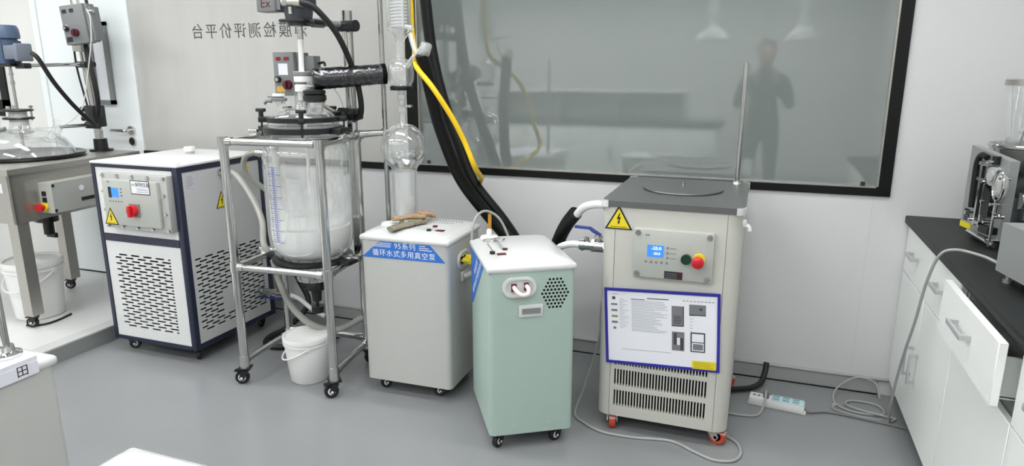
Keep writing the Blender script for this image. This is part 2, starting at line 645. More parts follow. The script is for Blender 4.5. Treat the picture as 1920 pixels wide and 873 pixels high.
b.cyl((-3.86, YW - 0.006, 0.078), (0.72, YW - 0.006, 0.078), 0.008, n=10)
bb = struct(b, 'baseboard_back', m_base)
b = MB(); b.box(-3.38, 0.62, YW - 0.011, YW - 0.008, 0, 0.006); struct(b, 'gap_line', m_black, bb, 'dark gap line at the foot of the baseboard')  # thin black strip draws the dark gap line along the floor

# the room behind the window
b = MB(); b.box(-6.5, 1.5, 6.5, 6.6, 0, 2.75)
struct(b, 'wall_far', m_beyond)
b = MB(); b.box(-6.6, -6.5, YW + T, 6.6, 0, 2.75); b.box(1.42, 1.52, YW + T, 6.6, 0, 2.75)
struct(b, 'wall_far_side', m_beyond)

# window 1: the large pane
FW = 0.036
b = MB()
b.box(-1.785, 0.515, YW - 0.012, YW + 0.05, 0.953, 0.953 + FW)
b.box(-1.785, 0.515, YW - 0.012, YW + 0.05, 2.33, 2.37)
b.box(0.565 - 0.05, 0.565, YW - 0.012, YW + 0.05, 0.953, 2.37)
b.box(-1.85, -1.785, YW - 0.012, YW + 0.05, 0.953, 2.37)
w1 = struct(b, 'window_1', m_black)
b = MB()
for x0, x1, z0, z1 in ((-1.785, 0.515, 0.989, 0.995), (-1.785, -1.777, 0.989, 2.33), (0.507, 0.515, 0.989, 2.33)):
    b.box(x0, x1, YW - 0.008, YW + 0.03, z0, z1)
struct(b, 'glazing_bead', m_brush, w1, 'thin grey metal bead inside the black frame')
b = MB(); b.add([(-1.785, YW + 0.012, 0.985), (0.52, YW + 0.012, 0.985), (0.52, YW + 0.012, 2.34), (-1.785, YW + 0.012, 2.34)], [(0, 1, 2, 3)])
struct(b, 'window_glass', m_pane, w1)
b = MB()
for x in (0.453, -1.735):
    quad(b, (x, YW + 0.008, 1.004), (1, 0, 0), (0, 0, 1), -0.009, 0.009, -0.009, 0.009, 0.002)
struct(b, 'glass_mark', m_ink, w1)
# window 2: film covered pane with the lettering
b = MB()
b.box(-3.83, -1.85, YW - 0.012, YW + 0.05, 0.953, 0.953 + FW)
b.box(-3.83, -1.85, YW - 0.012, YW + 0.05, 2.33, 2.37)
w2 = struct(b, 'window_2', m_black)
b = MB(); b.box(-3.83, -1.85, YW + 0.008, YW + 0.02, 0.985, 2.34)
struct(b, 'film_pane', m_film, w2, 'pale film covered pane left of the black mullion')
b = text_mb('薄膜检测评价平台', 0.094, (-2.912, YW + 0.0072, 1.728), (-1, 0, 0), (0, 0, 1), spacing=1.3, bold=0)
struct(b, 'lettering', m_txt, w2, 'grey characters seen in mirror writing')
# door
b = MB(); b.box(-4.66, -3.86, YW + 0.005, YW + 0.05, 0.09, 2.2, r=0.003, seg=1)
d1 = struct(b, 'door_1', m_door)
b = MB()
b.box(-4.195, -4.03, YW - 0.012, YW + 0.01, 1.285, 1.312)
b.box(-4.195, -4.03, YW - 0.012, YW + 0.01, 1.785, 1.81)
b.box(-4.066, -4.03, YW - 0.012, YW + 0.01, 1.285, 1.81)
b.box(-4.195, -4.169, YW - 0.012, YW + 0.01, 1.29, 1.81)
struct(b, 'vision_frame', m_dgrey, d1, 'narrow dark metal frame of the door lite')
b = MB(); b.box(-4.175, -4.062, YW - 0.004, YW + 0.004, 1.31, 1.79)
struct(b, 'vision_pane', m_paper, d1, 'white covered pane of the door lite')
b = MB()
b.cyl((-3.925, YW + 0.006, 1.118), (-3.925, YW - 0.012, 1.118), 0.028, n=24)
b.cyl((-3.925, YW - 0.01, 1.118), (-3.925, YW - 0.05, 1.118), 0.011, n=14)
b.tube([(-3.925, YW - 0.045, 1.118), (-3.94, YW - 0.052, 1.118), (-4.05, YW - 0.052, 1.118)], 0.0105, n=10, sub=4)
struct(b, 'door_handle', m_steel, d1)
b = MB(); b.cyl((-3.925, YW + 0.006, 1.045), (-3.925, YW - 0.01, 1.045), 0.026, n=24); b.box(-3.93, -3.92, YW - 0.014, YW - 0.008, 1.03, 1.06)
struct(b, 'lock_rosette', m_steel, d1)
b = MB()
b.box(-3.86, -3.83, YW - 0.004, YW + T, 0.08, 2.36)
b.box(-4.70, -4.648, YW - 0.004, YW + 0.006, 0.08, 2.24)
struct(b, 'trim_2', m_door)
# window 3, only its lower right corner is in view
b = MB()
b.box(-6.5, -5.05, YW - 0.014, YW + 0.04, 1.24, 1.30)
b.box(-5.115, -5.05, YW - 0.014, YW + 0.04, 1.24, 2.36)
w3 = struct(b, 'window_3', m_black)
b = MB(); b.add([(-6.5, YW + 0.01, 1.29), (-5.1, YW + 0.01, 1.29), (-5.1, YW + 0.01, 2.34), (-6.5, YW + 0.01, 2.34)], [(0, 1, 2, 3)])
struct(b, 'window_glass', m_pane, w3)

# ceiling lights
def ceiling_light(x, y, m, label, L=1.2, Wd=0.3, z=2.75):
    t = root('ceiling_light', label, 'ceiling light', (x, y, z), group='ceiling light panels', local=True)
    b = MB()
    h = 0.025
    for a0, a1, c0, c1 in ((-L / 2 - h, -L / 2, -Wd / 2 - h, Wd / 2 + h), (L / 2, L / 2 + h, -Wd / 2 - h, Wd / 2 + h), (-L / 2, L / 2, -Wd / 2 - h, -Wd / 2), (-L / 2, L / 2, Wd / 2, Wd / 2 + h)):
        b.box(a0, a1, c0, c1, -0.03, 0)
    part(b, 'frame', m_alu, t)
    b = MB(); b.box(-L / 2, L / 2, -Wd / 2, Wd / 2, -0.022, -0.002)
    part(b, 'diffuser', m, t)
    return t
for iy, yy in enumerate((2.25, 0.65, -0.95, -2.7)):
    for ix, xx in enumerate((-5.1, -3.35, -1.6, 0.15)):
        ceiling_light(xx, yy, m_lamp, 'white ceiling light panel, %s row from the window wall, %s from the door side' % (('first', 'second', 'third', 'fourth')[iy], ('first', 'second', 'third', 'fourth')[ix]))
for xx in (-3.5, -0.7):  # added fill panels, out of view, to brighten the far room
    t = ceiling_light(xx, 5.0, m_fill, 'added fill light panel in the unseen room behind the window, ' + ('door side' if xx < -2 else 'worktop side'))
    t['group'] = 'added fill panels beyond the window'

# ==================================================================== NAVY FRAMED CHILLER (left)
t = root('recirculating_chiller', 'white chiller cabinet with navy edges and slotted vents beside the stainless steel table', 'chiller', (-2.96, 2.83, 0))
X0, X1, Y0, Y1, Z0, Z1 = -3.245, -2.672, 2.52, 3.14, 0.075, 1.05
def slot_panel(mb, o, xd, yd, x0, x1, y0, y1, wx0, wx1, wy0, wy1, rows, per, duty, hgt, t, skip=None, step=0.5):
    """sheet with real staggered slots inside the window wx/wy; solid strips round every slot"""
    quad(mb, o, xd, yd, x0, x1, y0, wy0, t); quad(mb, o, xd, yd, x0, x1, wy1, y1, t)
    quad(mb, o, xd, yd, x0, wx0, wy0, wy1, t); quad(mb, o, xd, yd, wx1, x1, wy0, wy1, t)
    ph = (wy1 - wy0) / rows
    pw = (wx1 - wx0) / per
    for r in range(rows):
        za = wy0 + r * ph
        quad(mb, o, xd, yd, wx0, wx1, za, za + ph - hgt, t)
        sh = (step * r) % 1.0
        segs = []
        k = -1
        while k < per + 1:
            a = wx0 + (k + sh) * pw
            c = a + pw * (1 - duty)
            a2, c2 = max(a, wx0), min(c, wx1)
            if skip and skip(a + pw * .5, za):
                a2, c2 = max(a, wx0), min(a + pw, wx1)
            if c2 > a2 + 1e-5:
                segs.append((a2, c2))
            k += 1
        for a2, c2 in segs:
            quad(mb, o, xd, yd, a2, c2, za + ph - hgt, za + ph, t)
b = MB(); b.box(X0 + .02, X1 - .02, Y0 + .025, Y1 - .01, Z0 + .02, 1.0)
part(b, 'inner_body', m_dark, t, 'dark interior behind the slotted vents')
b = MB()
b.box(X0, X0 + .022, Y0, Y0 + .03, Z0, Z1 - .012); b.box(X1 - .035, X1, Y0, Y0 + .035, Z0, Z1 - .012, r=.008)
b.box(X1 - .035, X1, Y1 - .035, Y1, Z0, Z1 - .012); b.box(X0, X0 + .022, Y1 - .03, Y1, Z0, Z1 - .012)
for z0, z1 in ((Z0 + .0005, Z0 + .022), (.63, .668), (Z1 - .03, Z1 - .0125)):
    b.box(X0 + .021, X1 - .034, Y0 + .001, Y0 + .029, z0, z1)
for zz0, zz1 in ((Z1 - .04, Z1 - .0125), (Z0 + .0005, Z0 + .03)):
    b.box(X1 - .03, X1 - .001, Y0 + .03, Y1 - .03, zz0, zz1)
    b.box(X0 + .001, X0 + .03, Y0 + .029, Y1 - .029, zz0, zz1)
part(b, 'frame', m_navy, t, 'navy blue corner posts and rails')
b = MB(); b.box(X0 - .003, X1 + .003, Y0 - .003, Y1 + .003, Z1 - .012, Z1, r=.003)
part(b, 'top_panel', m_offwh, t)
b = MB(); b.box(X0 + .024, X1 - .037, Y0 + .004, Y0 + .022, .67, Z1 - .03)
part(b, 'front_panel', m_offwh, t)
b = MB()
slot_panel(b, (0, Y0 + .009, 0), (1, 0, 0), (0, 0, 1), X0 + .024, X1 - .037, Z0 + .022, .63, -3.166, -2.785, .148, .562, 25, 4.5, .68, .0088, .004)
part(b, 'front_vent_panel', m_offwh, t)
b = MB()
slot_panel(b, (X1 - .008, 0, 0), (0, 1, 0), (0, 0, 1), Y0 + .036, Y1 - .036, Z0 + .03, Z1 - .04, 2.578, 3.075, .155, .56, 24, 6, .66, .0092, .004,
           skip=lambda y, z: 2.74 < y < 2.86 and .2 < z < .33)
part(b, 'side_vent_panel', m_sidew, t)
# control box
cx0, cx1, cz0, cz1 = -3.136, -2.705, .715, 1.0
b = MB(); b.box(cx0, cx1, 2.482, Y0 + .005, cz0, cz1, r=.004)
cb = part(b, 'control_box', m_alu, t, 'flameproof control box with bolted flange')
b = MB(); b.box(cx0 + .022, cx1 - .045, 2.462, 2.483, cz0 + .022, cz1 - .028, r=.006)
part(b, 'box_cover', m_pbox, cb)
b = MB()
for k in range(5):
    xx = cx0 + .014 + k * (cx1 - cx0 - .028) / 4
    bolt_mb(b, (xx, 2.482, cz1 - .013), (0, -1, 0), .0085, .011); bolt_mb(b, (xx, 2.482, cz0 + .011), (0, -1, 0), .0085, .011)
for k in (1, 2):
    zz = cz0 + k * (cz1 - cz0) / 3
    bolt_mb(b, (cx1 - .02, 2.482, zz), (0, -1, 0), .0085, .011); bolt_mb(b, (cx0 + .01, 2.482, zz), (0, -1, 0), .0085, .011)
each(b, 'flange_bolt', m_steel, cb)
FX = (1, 0, 0); FZ = (0, 0, 1)
fo = (0, 2.462, 0)
b = MB(); quad(b, fo, FX, FZ, -3.065, -3.005, .882, .93, .0012); lc = part(b, 'display', m_lcd, cb, 'lit blue display')
b = MB(); quad(b, fo, FX, FZ, -3.072, -3.052, .879, .933, .0016); part(b, 'display_edge', m_ink, cb)
b = MB()
for k in range(3):
    quad(b, fo, FX, FZ, -2.992, -2.98, .888 + k * .017, .896 + k * .017, .001)
for k in range(5):
    quad(b, fo, FX, FZ, -3.072 + k * .019, -3.062 + k * .019, .857, .864, .001)
quad(b, fo, FX, FZ, -3.075, -3.06, .955, .963, .001)
part(b, 'key_print', m_gink, cb, stuff=True)
b = MB(); quad(b, fo, FX, FZ, -2.917, -2.793, .905, .975, .001); part(b, 'nameplate_rim', m_ink, cb)
b = MB(); quad(b, (0, 2.461, 0), FX, FZ, -2.913, -2.797, .909, .971, .0006); part(b, 'nameplate', m_paper, cb, 'white nameplate with black heading')
b = text_mb('保特仪器', .024, (-2.838, 2.4602, .953), FX, FZ, .0006)
for k in range(3):
    quad(b, (0, 2.4604, 0), FX, FZ, -2.878 + (k % 2) * .004, -2.806, .933 - k * .008, .9345 - k * .008, .0004)
quad(b, (0, 2.4604, 0), FX, FZ, -2.907, -2.888, .949, .951, .0004); quad(b, (0, 2.4604, 0), FX, FZ, -2.907, -2.888, .955, .957, .0004)
part(b, 'nameplate_lettering', m_ink, cb)
b = MB(); quad(b, fo, FX, FZ, -2.938, -2.874, .79, .855, .006); part(b, 'switch_plate', m_dgrey, cb)
b = MB(); b.cyl((-2.908, 2.456, .822), (-2.908, 2.434, .822), .03, .028, n=20); b.box(-2.917, -2.899, 2.42, 2.436, .793, .851, r=.004)
part(b, 'rotary_switch', m_red, cb, 'red rotary switch')
warning_triangle(t, (-3.076, 2.462, .738), FX, FZ, .096, .088)
# cap, corner stud, side fittings
c0 = (-2.99, 2.93)
b = MB(); b.lathe([(0, 1.05), (.024, 1.05), (.024, 1.068), (0, 1.068)], (c0[0], c0[1], 0), n=24); cp = part(b, 'filler_neck', m_alu, t)
b = MB(); b.lathe([(0, 1.066), (.03, 1.066), (.03, 1.084), (.027, 1.09), (0, 1.09)], (c0[0], c0[1], 0), n=24); part(b, 'filler_cap', m_white, cp)
b = MB(); b.sphere((-2.70, 2.556, 1.058), .014, 14, (1, 1, .8)); part(b, 'corner_stud', m_white, t)
SX = (0, 1, 0)
b = MB(); quad(b, (-2.675, 0, 0), SX, FZ, 2.575, 2.632, .925, 1.0, .001); part(b, 'info_sticker', M('lilac_sticker', (200, 196, 206), .5), t)
b = MB()
for k in range(7):
    quad(b, (-2.674, 0, 0), SX, FZ, 2.582, 2.61 + .014 * ((k * 7) % 3) / 2, .985 - k * .008, .987 - k * .008, .0005)
part(b, 'sticker_print', m_gink, t, stuff=True)
warning_triangle(t, (-2.675, 2.80, .79), SX, FZ, .085, .09)
b = MB(); quad(b, (-2.675, 0, 0), SX, FZ, 2.985, 3.02, .93, 1.0, .001); part(b, 'yellow_label', m_yellow, t, 'upright yellow label by the hose')
for nm, yy, zz in (('outlet_fitting', 2.806, .981),):
    b = MB(); b.cyl((-2.68, yy, zz), (-2.655, yy, zz), .018, n=16); b.cyl((-2.655, yy, zz), (-2.625, yy, zz), .011, n=12); b.cyl((-2.66, yy, zz), (-2.648, yy, zz), .02, n=6)
    part(b, nm, m_steel, t)
vz = .255; vy = 3.02
b = MB()
b.cyl((-2.68, vy, vz), (-2.64, vy, vz), .016, n=16); b.cyl((-2.66, vy, vz), (-2.648, vy, vz), .024, n=6)
b.cyl((-2.64, vy, vz), (-2.575, vy, vz), .02, n=16); b.cyl((-2.58, vy, vz), (-2.566, vy, vz), .024, n=6); b.cyl((-2.566, vy, vz), (-2.48, vy, vz), .012, n=12)
b.cyl((-2.608, vy, vz), (-2.608, vy, vz - .03), .009, n=10)
vv = part(b, 'ball_valve', m_steel, t)
b = MB(); b.box(-2.62, -2.53, vy - .012, vy + .012, vz - .038, vz - .031, r=.002); b.box(-2.66, -2.61, vy - .012, vy + .012, vz - .036, vz - .029)
part(b, 'lever', m_bhandle, vv, 'blue valve lever')
for x, y, rz in ((-3.19, 2.575, .5), (-2.72, 2.575, 2.4), (-2.73, 3.08, 2.6), (-3.19, 3.08, .3)):
    caster(t, x, y, .075, rz, 'black')

# ==================================================================== CENTRAL GLASS REACTOR
t = root('jacketed_glass_reactor', 'jacketed glass reactor half full of white slurry in a steel tube frame on casters', 'reactor', (-2.05, 2.65, 0))
RT = t
FLp, FRp, BRp, BLp = V((-2.29, 2.44, 0)), V((-1.793, 2.468, 0)), V((-1.852, 2.85, 0)), V((-2.315, 2.815, 0))
AX, AY = -2.012, 2.665
for p in (FLp, FRp, BRp, BLp):
    b = MB(); b.cyl((p.x, p.y, .085), (p.x, p.y, 1.205), .0205, n=20)
    q = part(b, 'post', m_steel, t)
    b = MB()
    for z0, z1 in ((.08, .15), (.575, .625), (1.165, 1.212)):
        b.cyl((p.x, p.y, z0), (p.x, p.y, z1), .0245, n=20)
    each(b, 'collar', m_steel, q)
def rail(a, c, z, r=.0165, z2=None):
    b = MB()
    a3, c3 = V((a.x, a.y, z)), V((c.x, c.y, z if z2 is None else z2))
    d = (c3 - a3).normalized()
    b.cyl(a3, c3, r, n=16)
    q = part(b, 'rail', m_steel, t)
    b = MB()
    b.cyl(a3 + d * .02, a3 + d * .05, r * 1.22, n=16); b.cyl(c3 - d * .05, c3 - d * .02, r * 1.22, n=16)
    each(b, 'rail_socket', m_steel, q)
rail(FLp, FRp, 1.19); rail(FLp, BLp, 1.19); rail(FRp, BRp, 1.19); rail(BLp, BRp, 1.19)
rail(FLp, FRp, .597); rail(FLp, BLp, .597); rail(FRp, BRp, .597)
rail(FLp, BLp, .12); rail(FRp, BRp, .12); rail(BLp, BRp, .145)
for p, rz in ((FLp, 3.6), (FRp, 3.9), (BRp, 1.0), (BLp, 2.0)):
    caster(t, p.x, p.y, .085, rz, 'black')
# cross tubes that carry the rings
for z in (1.215, .622):
    for xa, xb, xc in ((-2.345, -2.17, -2.305), (-1.765, -1.85, -1.815)):
        b = MB(); b.cyl((xa, AY + .02, z), (xb, AY + .02, z), .0125, n=14); b.box(xc - .022, xc + .022, AY - .008, AY + .048, z - .03, z + .012, r=.006)
        part(b, 'cross_tube', m_steel, t)
# black clamping rings and lower ring
def ears(mb, R, z0, z1, angs, w_=.03, l=.035):
    for a in angs:
        m = Matrix.Translation((AX, AY, 0)) @ Matrix.Rotation(a, 4, 'Z')
        mb.box(R - .01, R + l, -w_ / 2, w_ / 2, z0, z1, r=.004, mat=m)
EA = [math.radians(d) for d in (-145, -56, 22, 80, 150)]
b = MB(); b.lathe([(.14, 1.222), (.185, 1.222), (.185, 1.248), (.14, 1.248), (.14, 1.222)], (AX, AY, 0), n=48); ears(b, .18, 1.222, 1.248, [0, PI], .09, .05)
part(b, 'neck_ring', m_blackp, t, 'black support ring under the glass flange')
SHIFT = V((0, 0, -.024))
b = MB(); b.lathe([(.14, 1.297), (.17, 1.297), (.17, 1.318), (.14, 1.318), (.14, 1.297)], (AX, AY, 0), n=48); ears(b, .165, 1.295, 1.32, EA)
part(b, 'clamp_ring', m_blackp, t, 'black clamping ring with screw handles')
for a in EA:
    x, y = AX + .186 * math.cos(a), AY + .186 * math.sin(a)
    b = MB(); b.cyl((x, y, 1.235), (x, y, 1.355), .0045, n=8); b.cyl((x, y, 1.318), (x, y, 1.345), .011, n=10); b.box(x - .024, x + .024, y - .009, y + .009, 1.342, 1.358, r=.004)
    part(b, 'clamp_screw', m_blackp, t)
SHIFT = V((0, 0, 0))
b = MB(); b.lathe([(.15, 1.248), (.163, 1.248), (.163, 1.259), (.15, 1.259)], (AX, AY, 0), n=48)
b.lathe([(.15, 1.261), (.163, 1.261), (.163, 1.273), (.15, 1.273)], (AX, AY, 0), n=48)
part(b, 'flange', m_glassm, t, 'thick milky glass flange')
b = MB(); b.lathe([(.12, .606), (.19, .606), (.192, .612), (.19, .626), (.16, .628), (.12, .606)], (AX, AY, 0), n=48); ears(b, .18, .604, .626, [0, PI], .11, .06)
part(b, 'lower_ring', m_blackp, t, 'black ring the vessel stands on')
# vessel
b = MB()
b.lathe([(.152, 1.25), (.146, 1.232), (.142, 1.222), (.15, 1.205), (.175, 1.185), (.194, 1.155), (.2, 1.12), (.2, .75), (.196, .70), (.178, .65), (.145, .618), (.09, .6), (.03, .59)], (AX, AY, 0), n=56)
vs_ = part(b, 'vessel', m_glass, t, 'clear double walled glass vessel')
b = MB()
b.lathe([(.14, 1.25), (.135, 1.21), (.165, 1.175), (.183, 1.13), (.186, 1.08), (.186, .79)], (AX, AY, 0), n=56)
part(b, 'slurry_film', m_resid, vs_, 'white slurry residue running down the inside')
b = MB()
b.lathe([(0, .612), (.08, .615), (.135, .632), (.168, .662), (.183, .705), (.186, .75), (.186, .778), (.12, .782), (0, .784)], (AX, AY, 0), n=56)
part(b, 'slurry', m_slurry, vs_, 'white slurry')
# blue scale on the glass
b = MB()
def arc_strip(mb, th0, th1, z0, z1, R=.2012, n=5):
    vs, fs = [], []
    for i in range(n + 1):
        a = math.radians(th0 + (th1 - th0) * i / n)
        for z in (z0, z1):
            vs.append((AX + R * math.cos(a), AY + R * math.sin(a), z))
    for i in range(n):
        fs.append((2 * i, 2 * i + 2, 2 * i + 3, 2 * i + 1))
    mb.add(vs, fs)
z = .73
k = 0
while z < 1.08:
    if k % 5 == 0:
        arc_strip(b, -113, -89, z, z + .0022)
    else:
        arc_strip(b, -110 if k % 2 else -106, -96, z, z + .0018)
    z += .0105; k += 1
arc_strip(b, -103, -102.2, .73, 1.08, n=1); arc_strip(b, -100, -99.4, .73, 1.08, n=1)
part(b, 'volume_scale', M('blue_scale', (70, 84, 168), .5), vs_, 'blue graduation on the glass')
# stirrer
b = MB(); b.cyl((-2.012, AY, .66), (-2.0, AY, 1.36), .0075, n=12); b.box(AX - .1, AX + .1, AY - .006, AY + .006, .655, .70)
part(b, 'stirrer', m_ptfe, t, 'white anchor stirrer')
# lid
SHIFT = V((0, 0, -.026))
b = MB()
b.lathe([(.15, 1.296), (.15, 1.312), (.143, 1.326), (.12, 1.343), (.085, 1.357), (.04, 1.362), (.034, 1.37), (.034, 1.425), (.038, 1.43)], (AX, AY, 0), n=48)
def neck(mb, x, y, dx, dy, L=.07, r=.024, z=1.335):
    m = Matrix.Translation((x, y, z)) @ Matrix.Rotation(math.atan2(dy, dx), 4, 'Z') @ Matrix.Rotation(.25, 4, 'Y')
    mb.lathe([(r * 1.1, 0), (r, .02), (r, L - .008), (r * 1.25, L)], n=24, mat=m)
neck(b, -2.095, 2.63, -1, -.2, .06, .026); neck(b, -1.93, 2.64, 1, -.1, .062, .034); neck(b, -1.985, 2.745, .2, 1, .07, .022); neck(b, -2.06, 2.74, -.3, 1, .06, .02)
ld = part(b, 'glass_lid', m_glass, t, 'clear glass lid with several necks')
b = MB(); b.lathe([(.02, 0), (.036, 0), (.038, .012), (.02, .018)], (-2.112, 2.626, 1.39), n=24); b.box(-2.165, -2.095, 2.612, 2.64, 1.405, 1.413, mat=None); b.cyl((-2.095, 2.626, 1.38), (-2.1, 2.626, 1.43), .004, n=8); b.tube([(-2.14, 2.61, 1.39), (-2.165, 2.605, 1.39), (-2.178, 2.605, 1.378)], .007, sub=4)
part(b, 'charging_port', m_dgrey, t, 'small grey clamped charging port')
b = MB(); b.lathe([(0, 0), (.028, 0), (.028, .012), (0, .012)], (-2.112, 2.626, 1.412), n=20); part(b, 'port_cover', m_white, t)
b = MB(); b.lathe([(.0, 1.395), (.024, 1.395), (.024, 1.432), (.036, 1.434), (.036, 1.462), (.03, 1.466), (.03, 1.475), (.037, 1.478), (.037, 1.502), (.03, 1.506), (.03, 1.513), (.036, 1.515), (.036, 1.524), (0, 1.524)], (-2.004, AY, 0), n=28)
part(b, 'stirrer_seal', m_ptfe, t, 'white stirrer seal')
b = MB(); b.lathe([(.038, 1.506), (.0385, 1.513), (.038, 1.522)], (-2.004, AY, 0), n=28); b.lathe([(.031, 1.466), (.0315, 1.474), (.031, 1.476)], (-2.004, AY, 0), n=28); part(b, 'seal_band', m_dgrey, t)
SHIFT = V((0, 0, 0))
b = MB(); b.cyl((-2.004, AY, 1.49), (-1.998, AY, 1.645), .0125, n=16); part(b, 'shaft', m_ptfe, t, 'white stirrer shaft')
b = MB(); b.cyl((-1.998, AY, 1.64), (-1.998, AY, 1.665), .014, n=14); b.cyl((-1.998, AY, 1.66), (-1.998, AY, 1.685), .009, n=10); b.cyl((-1.998, AY, 1.68), (-1.998, AY, 1.712), .014, n=14); b.box(-2.014, -1.982, AY - .005, AY + .005, 1.668, 1.678)
part(b, 'coupling', m_steel, t)
SHIFT = V((0, 0, -.026))
b = MB(); b.lathe([(0, 0), (.04, 0), (.052, .01), (.052, .03), (.044, .034), (.05, .038), (.05, .052), (.03, .058), (0, .058)], (-1.918, 2.632, 1.388), n=28)
part(b, 'neck_clamp', m_blackp, t, 'ribbed black neck clamp')
SHIFT = V((0, 0, 0))
# motor with bracket and junction box
b = MB(); b.box(-2.066, -1.932, AY - .06, AY + .065, 1.712, 1.726, r=.006); b.cyl((-1.998, AY, 1.698), (-1.998, AY, 1.714), .05, n=24); b.box(-1.96, -1.9, AY - .02, AY + .06, 1.702, 1.724, r=.004)
part(b, 'motor_bracket', m_blackp, t)
b = MB()
b.cyl((-1.998, AY, 1.724), (-1.998, AY, 1.775), .058, .066, n=28); b.cyl((-1.998, AY, 1.775), (-1.998, AY, 1.97), .07, n=28); b.cyl((-1.998, AY, 1.97), (-1.998, AY, 2.03), .074, .06, n=28)
for k in range(20):
    a = 2 * PI * k / 20
    m = Matrix.Translation((-1.998, AY, 0)) @ Matrix.Rotation(a, 4, 'Z')
    b.box(.066, .079, -.0025, .0025, 1.79, 1.96, mat=m)
mo = part(b, 'motor', m_motorg, t, 'dark grey finned stirrer motor')
b = MB(); b.box(-2.168, -2.068, 2.592, 2.665, 1.757, 1.93, r=.005); b.box(-2.08, -2.05, 2.605, 2.66, 1.765, 1.87)
jb = part(b, 'junction_box', m_dgrey, t, 'grey junction box with red letters')
b = text_mb('Ex', .055, (-2.118, 2.592, 1.792), FX, FZ, .001); part(b, 'lettering', m_dred, jb)
b = MB(); b.cyl((-2.03, 2.6, 1.795), (-1.95, 2.6, 1.795), .016, n=14); b.cyl((-1.965, 2.6, 1.795), (-1.93, 2.6, 1.792), .02, n=14); b.cyl((-2.02, 2.6, 1.795), (-2.0, 2.6, 1.795), .02, n=6); b.cyl((-1.99, 2.598, 1.775), (-1.99, 2.598, 1.745), .009, n=10)
part(b, 'cable_gland', m_brush, t)
b = MB(); b.tube([(-1.935, 2.6, 1.792), (-1.88, 2.62, 1.77), (-1.825, 2.70, 1.66), (-1.80, 2.78, 1.5), (-1.785, 2.80, 1.38), (-1.80, 2.82, 1.30), (-1.86, 2.85, 1.27)], .0135, n=12)
part(b, 'motor_cable', m_rubber, t, 'thick black motor cable')
# pole with arms
b = MB(); b.cyl((-1.877, 2.862, .6), (-1.877, 2.862, 1.775), .0255, n=24); part(b, 'support_pole', m_steel, t)
b = MB(); b.cyl((-1.93, 2.70, 1.712), (-1.885, 2.815, 1.712), .014, n=14); b.cyl((-1.945, 2.685, 1.712), (-1.918, 2.735, 1.712), .021, n=14)
part(b, 'motor_arm', m_dgrey, t)
b = MB(); b.box(-1.925, -1.835, 2.82, 2.905, 1.68, 1.728, r=.018, seg=3); b.cyl((-1.86, 2.83, 1.704), (-1.80, 2.82, 1.704), .026, n=18); part(b, 'arm_clamp', m_blackp, t)
b = MB(); b.box(-1.93, -1.835, 2.81, 2.905, 1.268, 1.325, r=.01); b.box(-1.95, -1.9, 2.76, 2.84, 1.28, 1.312, r=.006); part(b, 'lid_clamp', m_blackp, t)
b = MB(); b.cyl((-1.905, 2.835, .60), (-1.905, 2.835, .58), .05, n=20); b.box(-1.93, -1.83, 2.83, 2.89, 1.175, 1.21, r=.006); part(b, 'pole_foot', m_steel, t)
# gauge / control box on the frame behind
SHIFT = V((0, 0, -.026))
b = MB(); b.box(-2.19, -2.072, 2.70, 2.775, 1.412, 1.612, r=.006); b.box(-2.072, -2.04, 2.72, 2.775, 1.43, 1.61, r=.004); b.box(-2.04, -1.985, 2.735, 2.79, 1.43, 1.595, r=.004)
cbx = part(b, 'speed_controller', m_dgrey, t, 'grey speed controller with red displays')
b = MB(); b.box(-2.17, -2.145, 2.697, 2.702, 1.575, 1.59); b.box(-2.125, -2.098, 2.697, 2.702, 1.575, 1.59); part(b, 'display', m_redled, cbx, 'small red displays')
b = MB(); quad(b, (0, 2.70, 0), FX, FZ, -2.16, -2.108, 1.508, 1.56, .001); part(b, 'notice', m_paper, cbx)
b = MB(); b.cyl((-2.163, 2.70, 1.487), (-2.163, 2.685, 1.487), .015, n=16); part(b, 'speed_knob', m_blackp, cbx); b = MB(); b.cyl((-2.163, 2.686, 1.487), (-2.163, 2.682, 1.487), .009, n=14); part(b, 'knob_cap', m_chrome, cbx)
b = MB(); b.cyl((-2.108, 2.70, 1.463), (-2.108, 2.68, 1.463), .022, .021, n=20); b.box(-2.114, -2.102, 2.668, 2.682, 1.443, 1.483, r=.003); part(b, 'rotary_switch', m_dred, cbx, 'dark red rotary switch')
b = MB(); quad(b, (0, 2.70, 0), FX, FZ, -2.178, -2.13, 1.428, 1.455, .001); part(b, 'orange_label', m_orangl, cbx)
b = MB(); b.box(-2.09, -2.06, 2.72, 2.78, 1.36, 1.42); b.tube([(-2.06, 2.775, 1.42), (-2.0, 2.82, 1.36), (-1.9, 2.86, 1.30)], .01, sub=5); part(b, 'controller_bracket', m_brush, t)
b = MB(); b.tube([(-1.985, 2.77, 1.56), (-1.955, 2.77, 1.565), (-1.945, 2.765, 1.55)], .006, sub=4); part(b, 'controller_gland', m_blackp, t)
SHIFT = V((0, 0, 0))
b = MB(); b.tube([(-1.935, 2.74, 1.475), (-1.90, 2.80, 1.38), (-1.865, 2.80, 1.27)], .0022, n=6, sub=6); part(b, 'sensor_wire', m_wire, t)
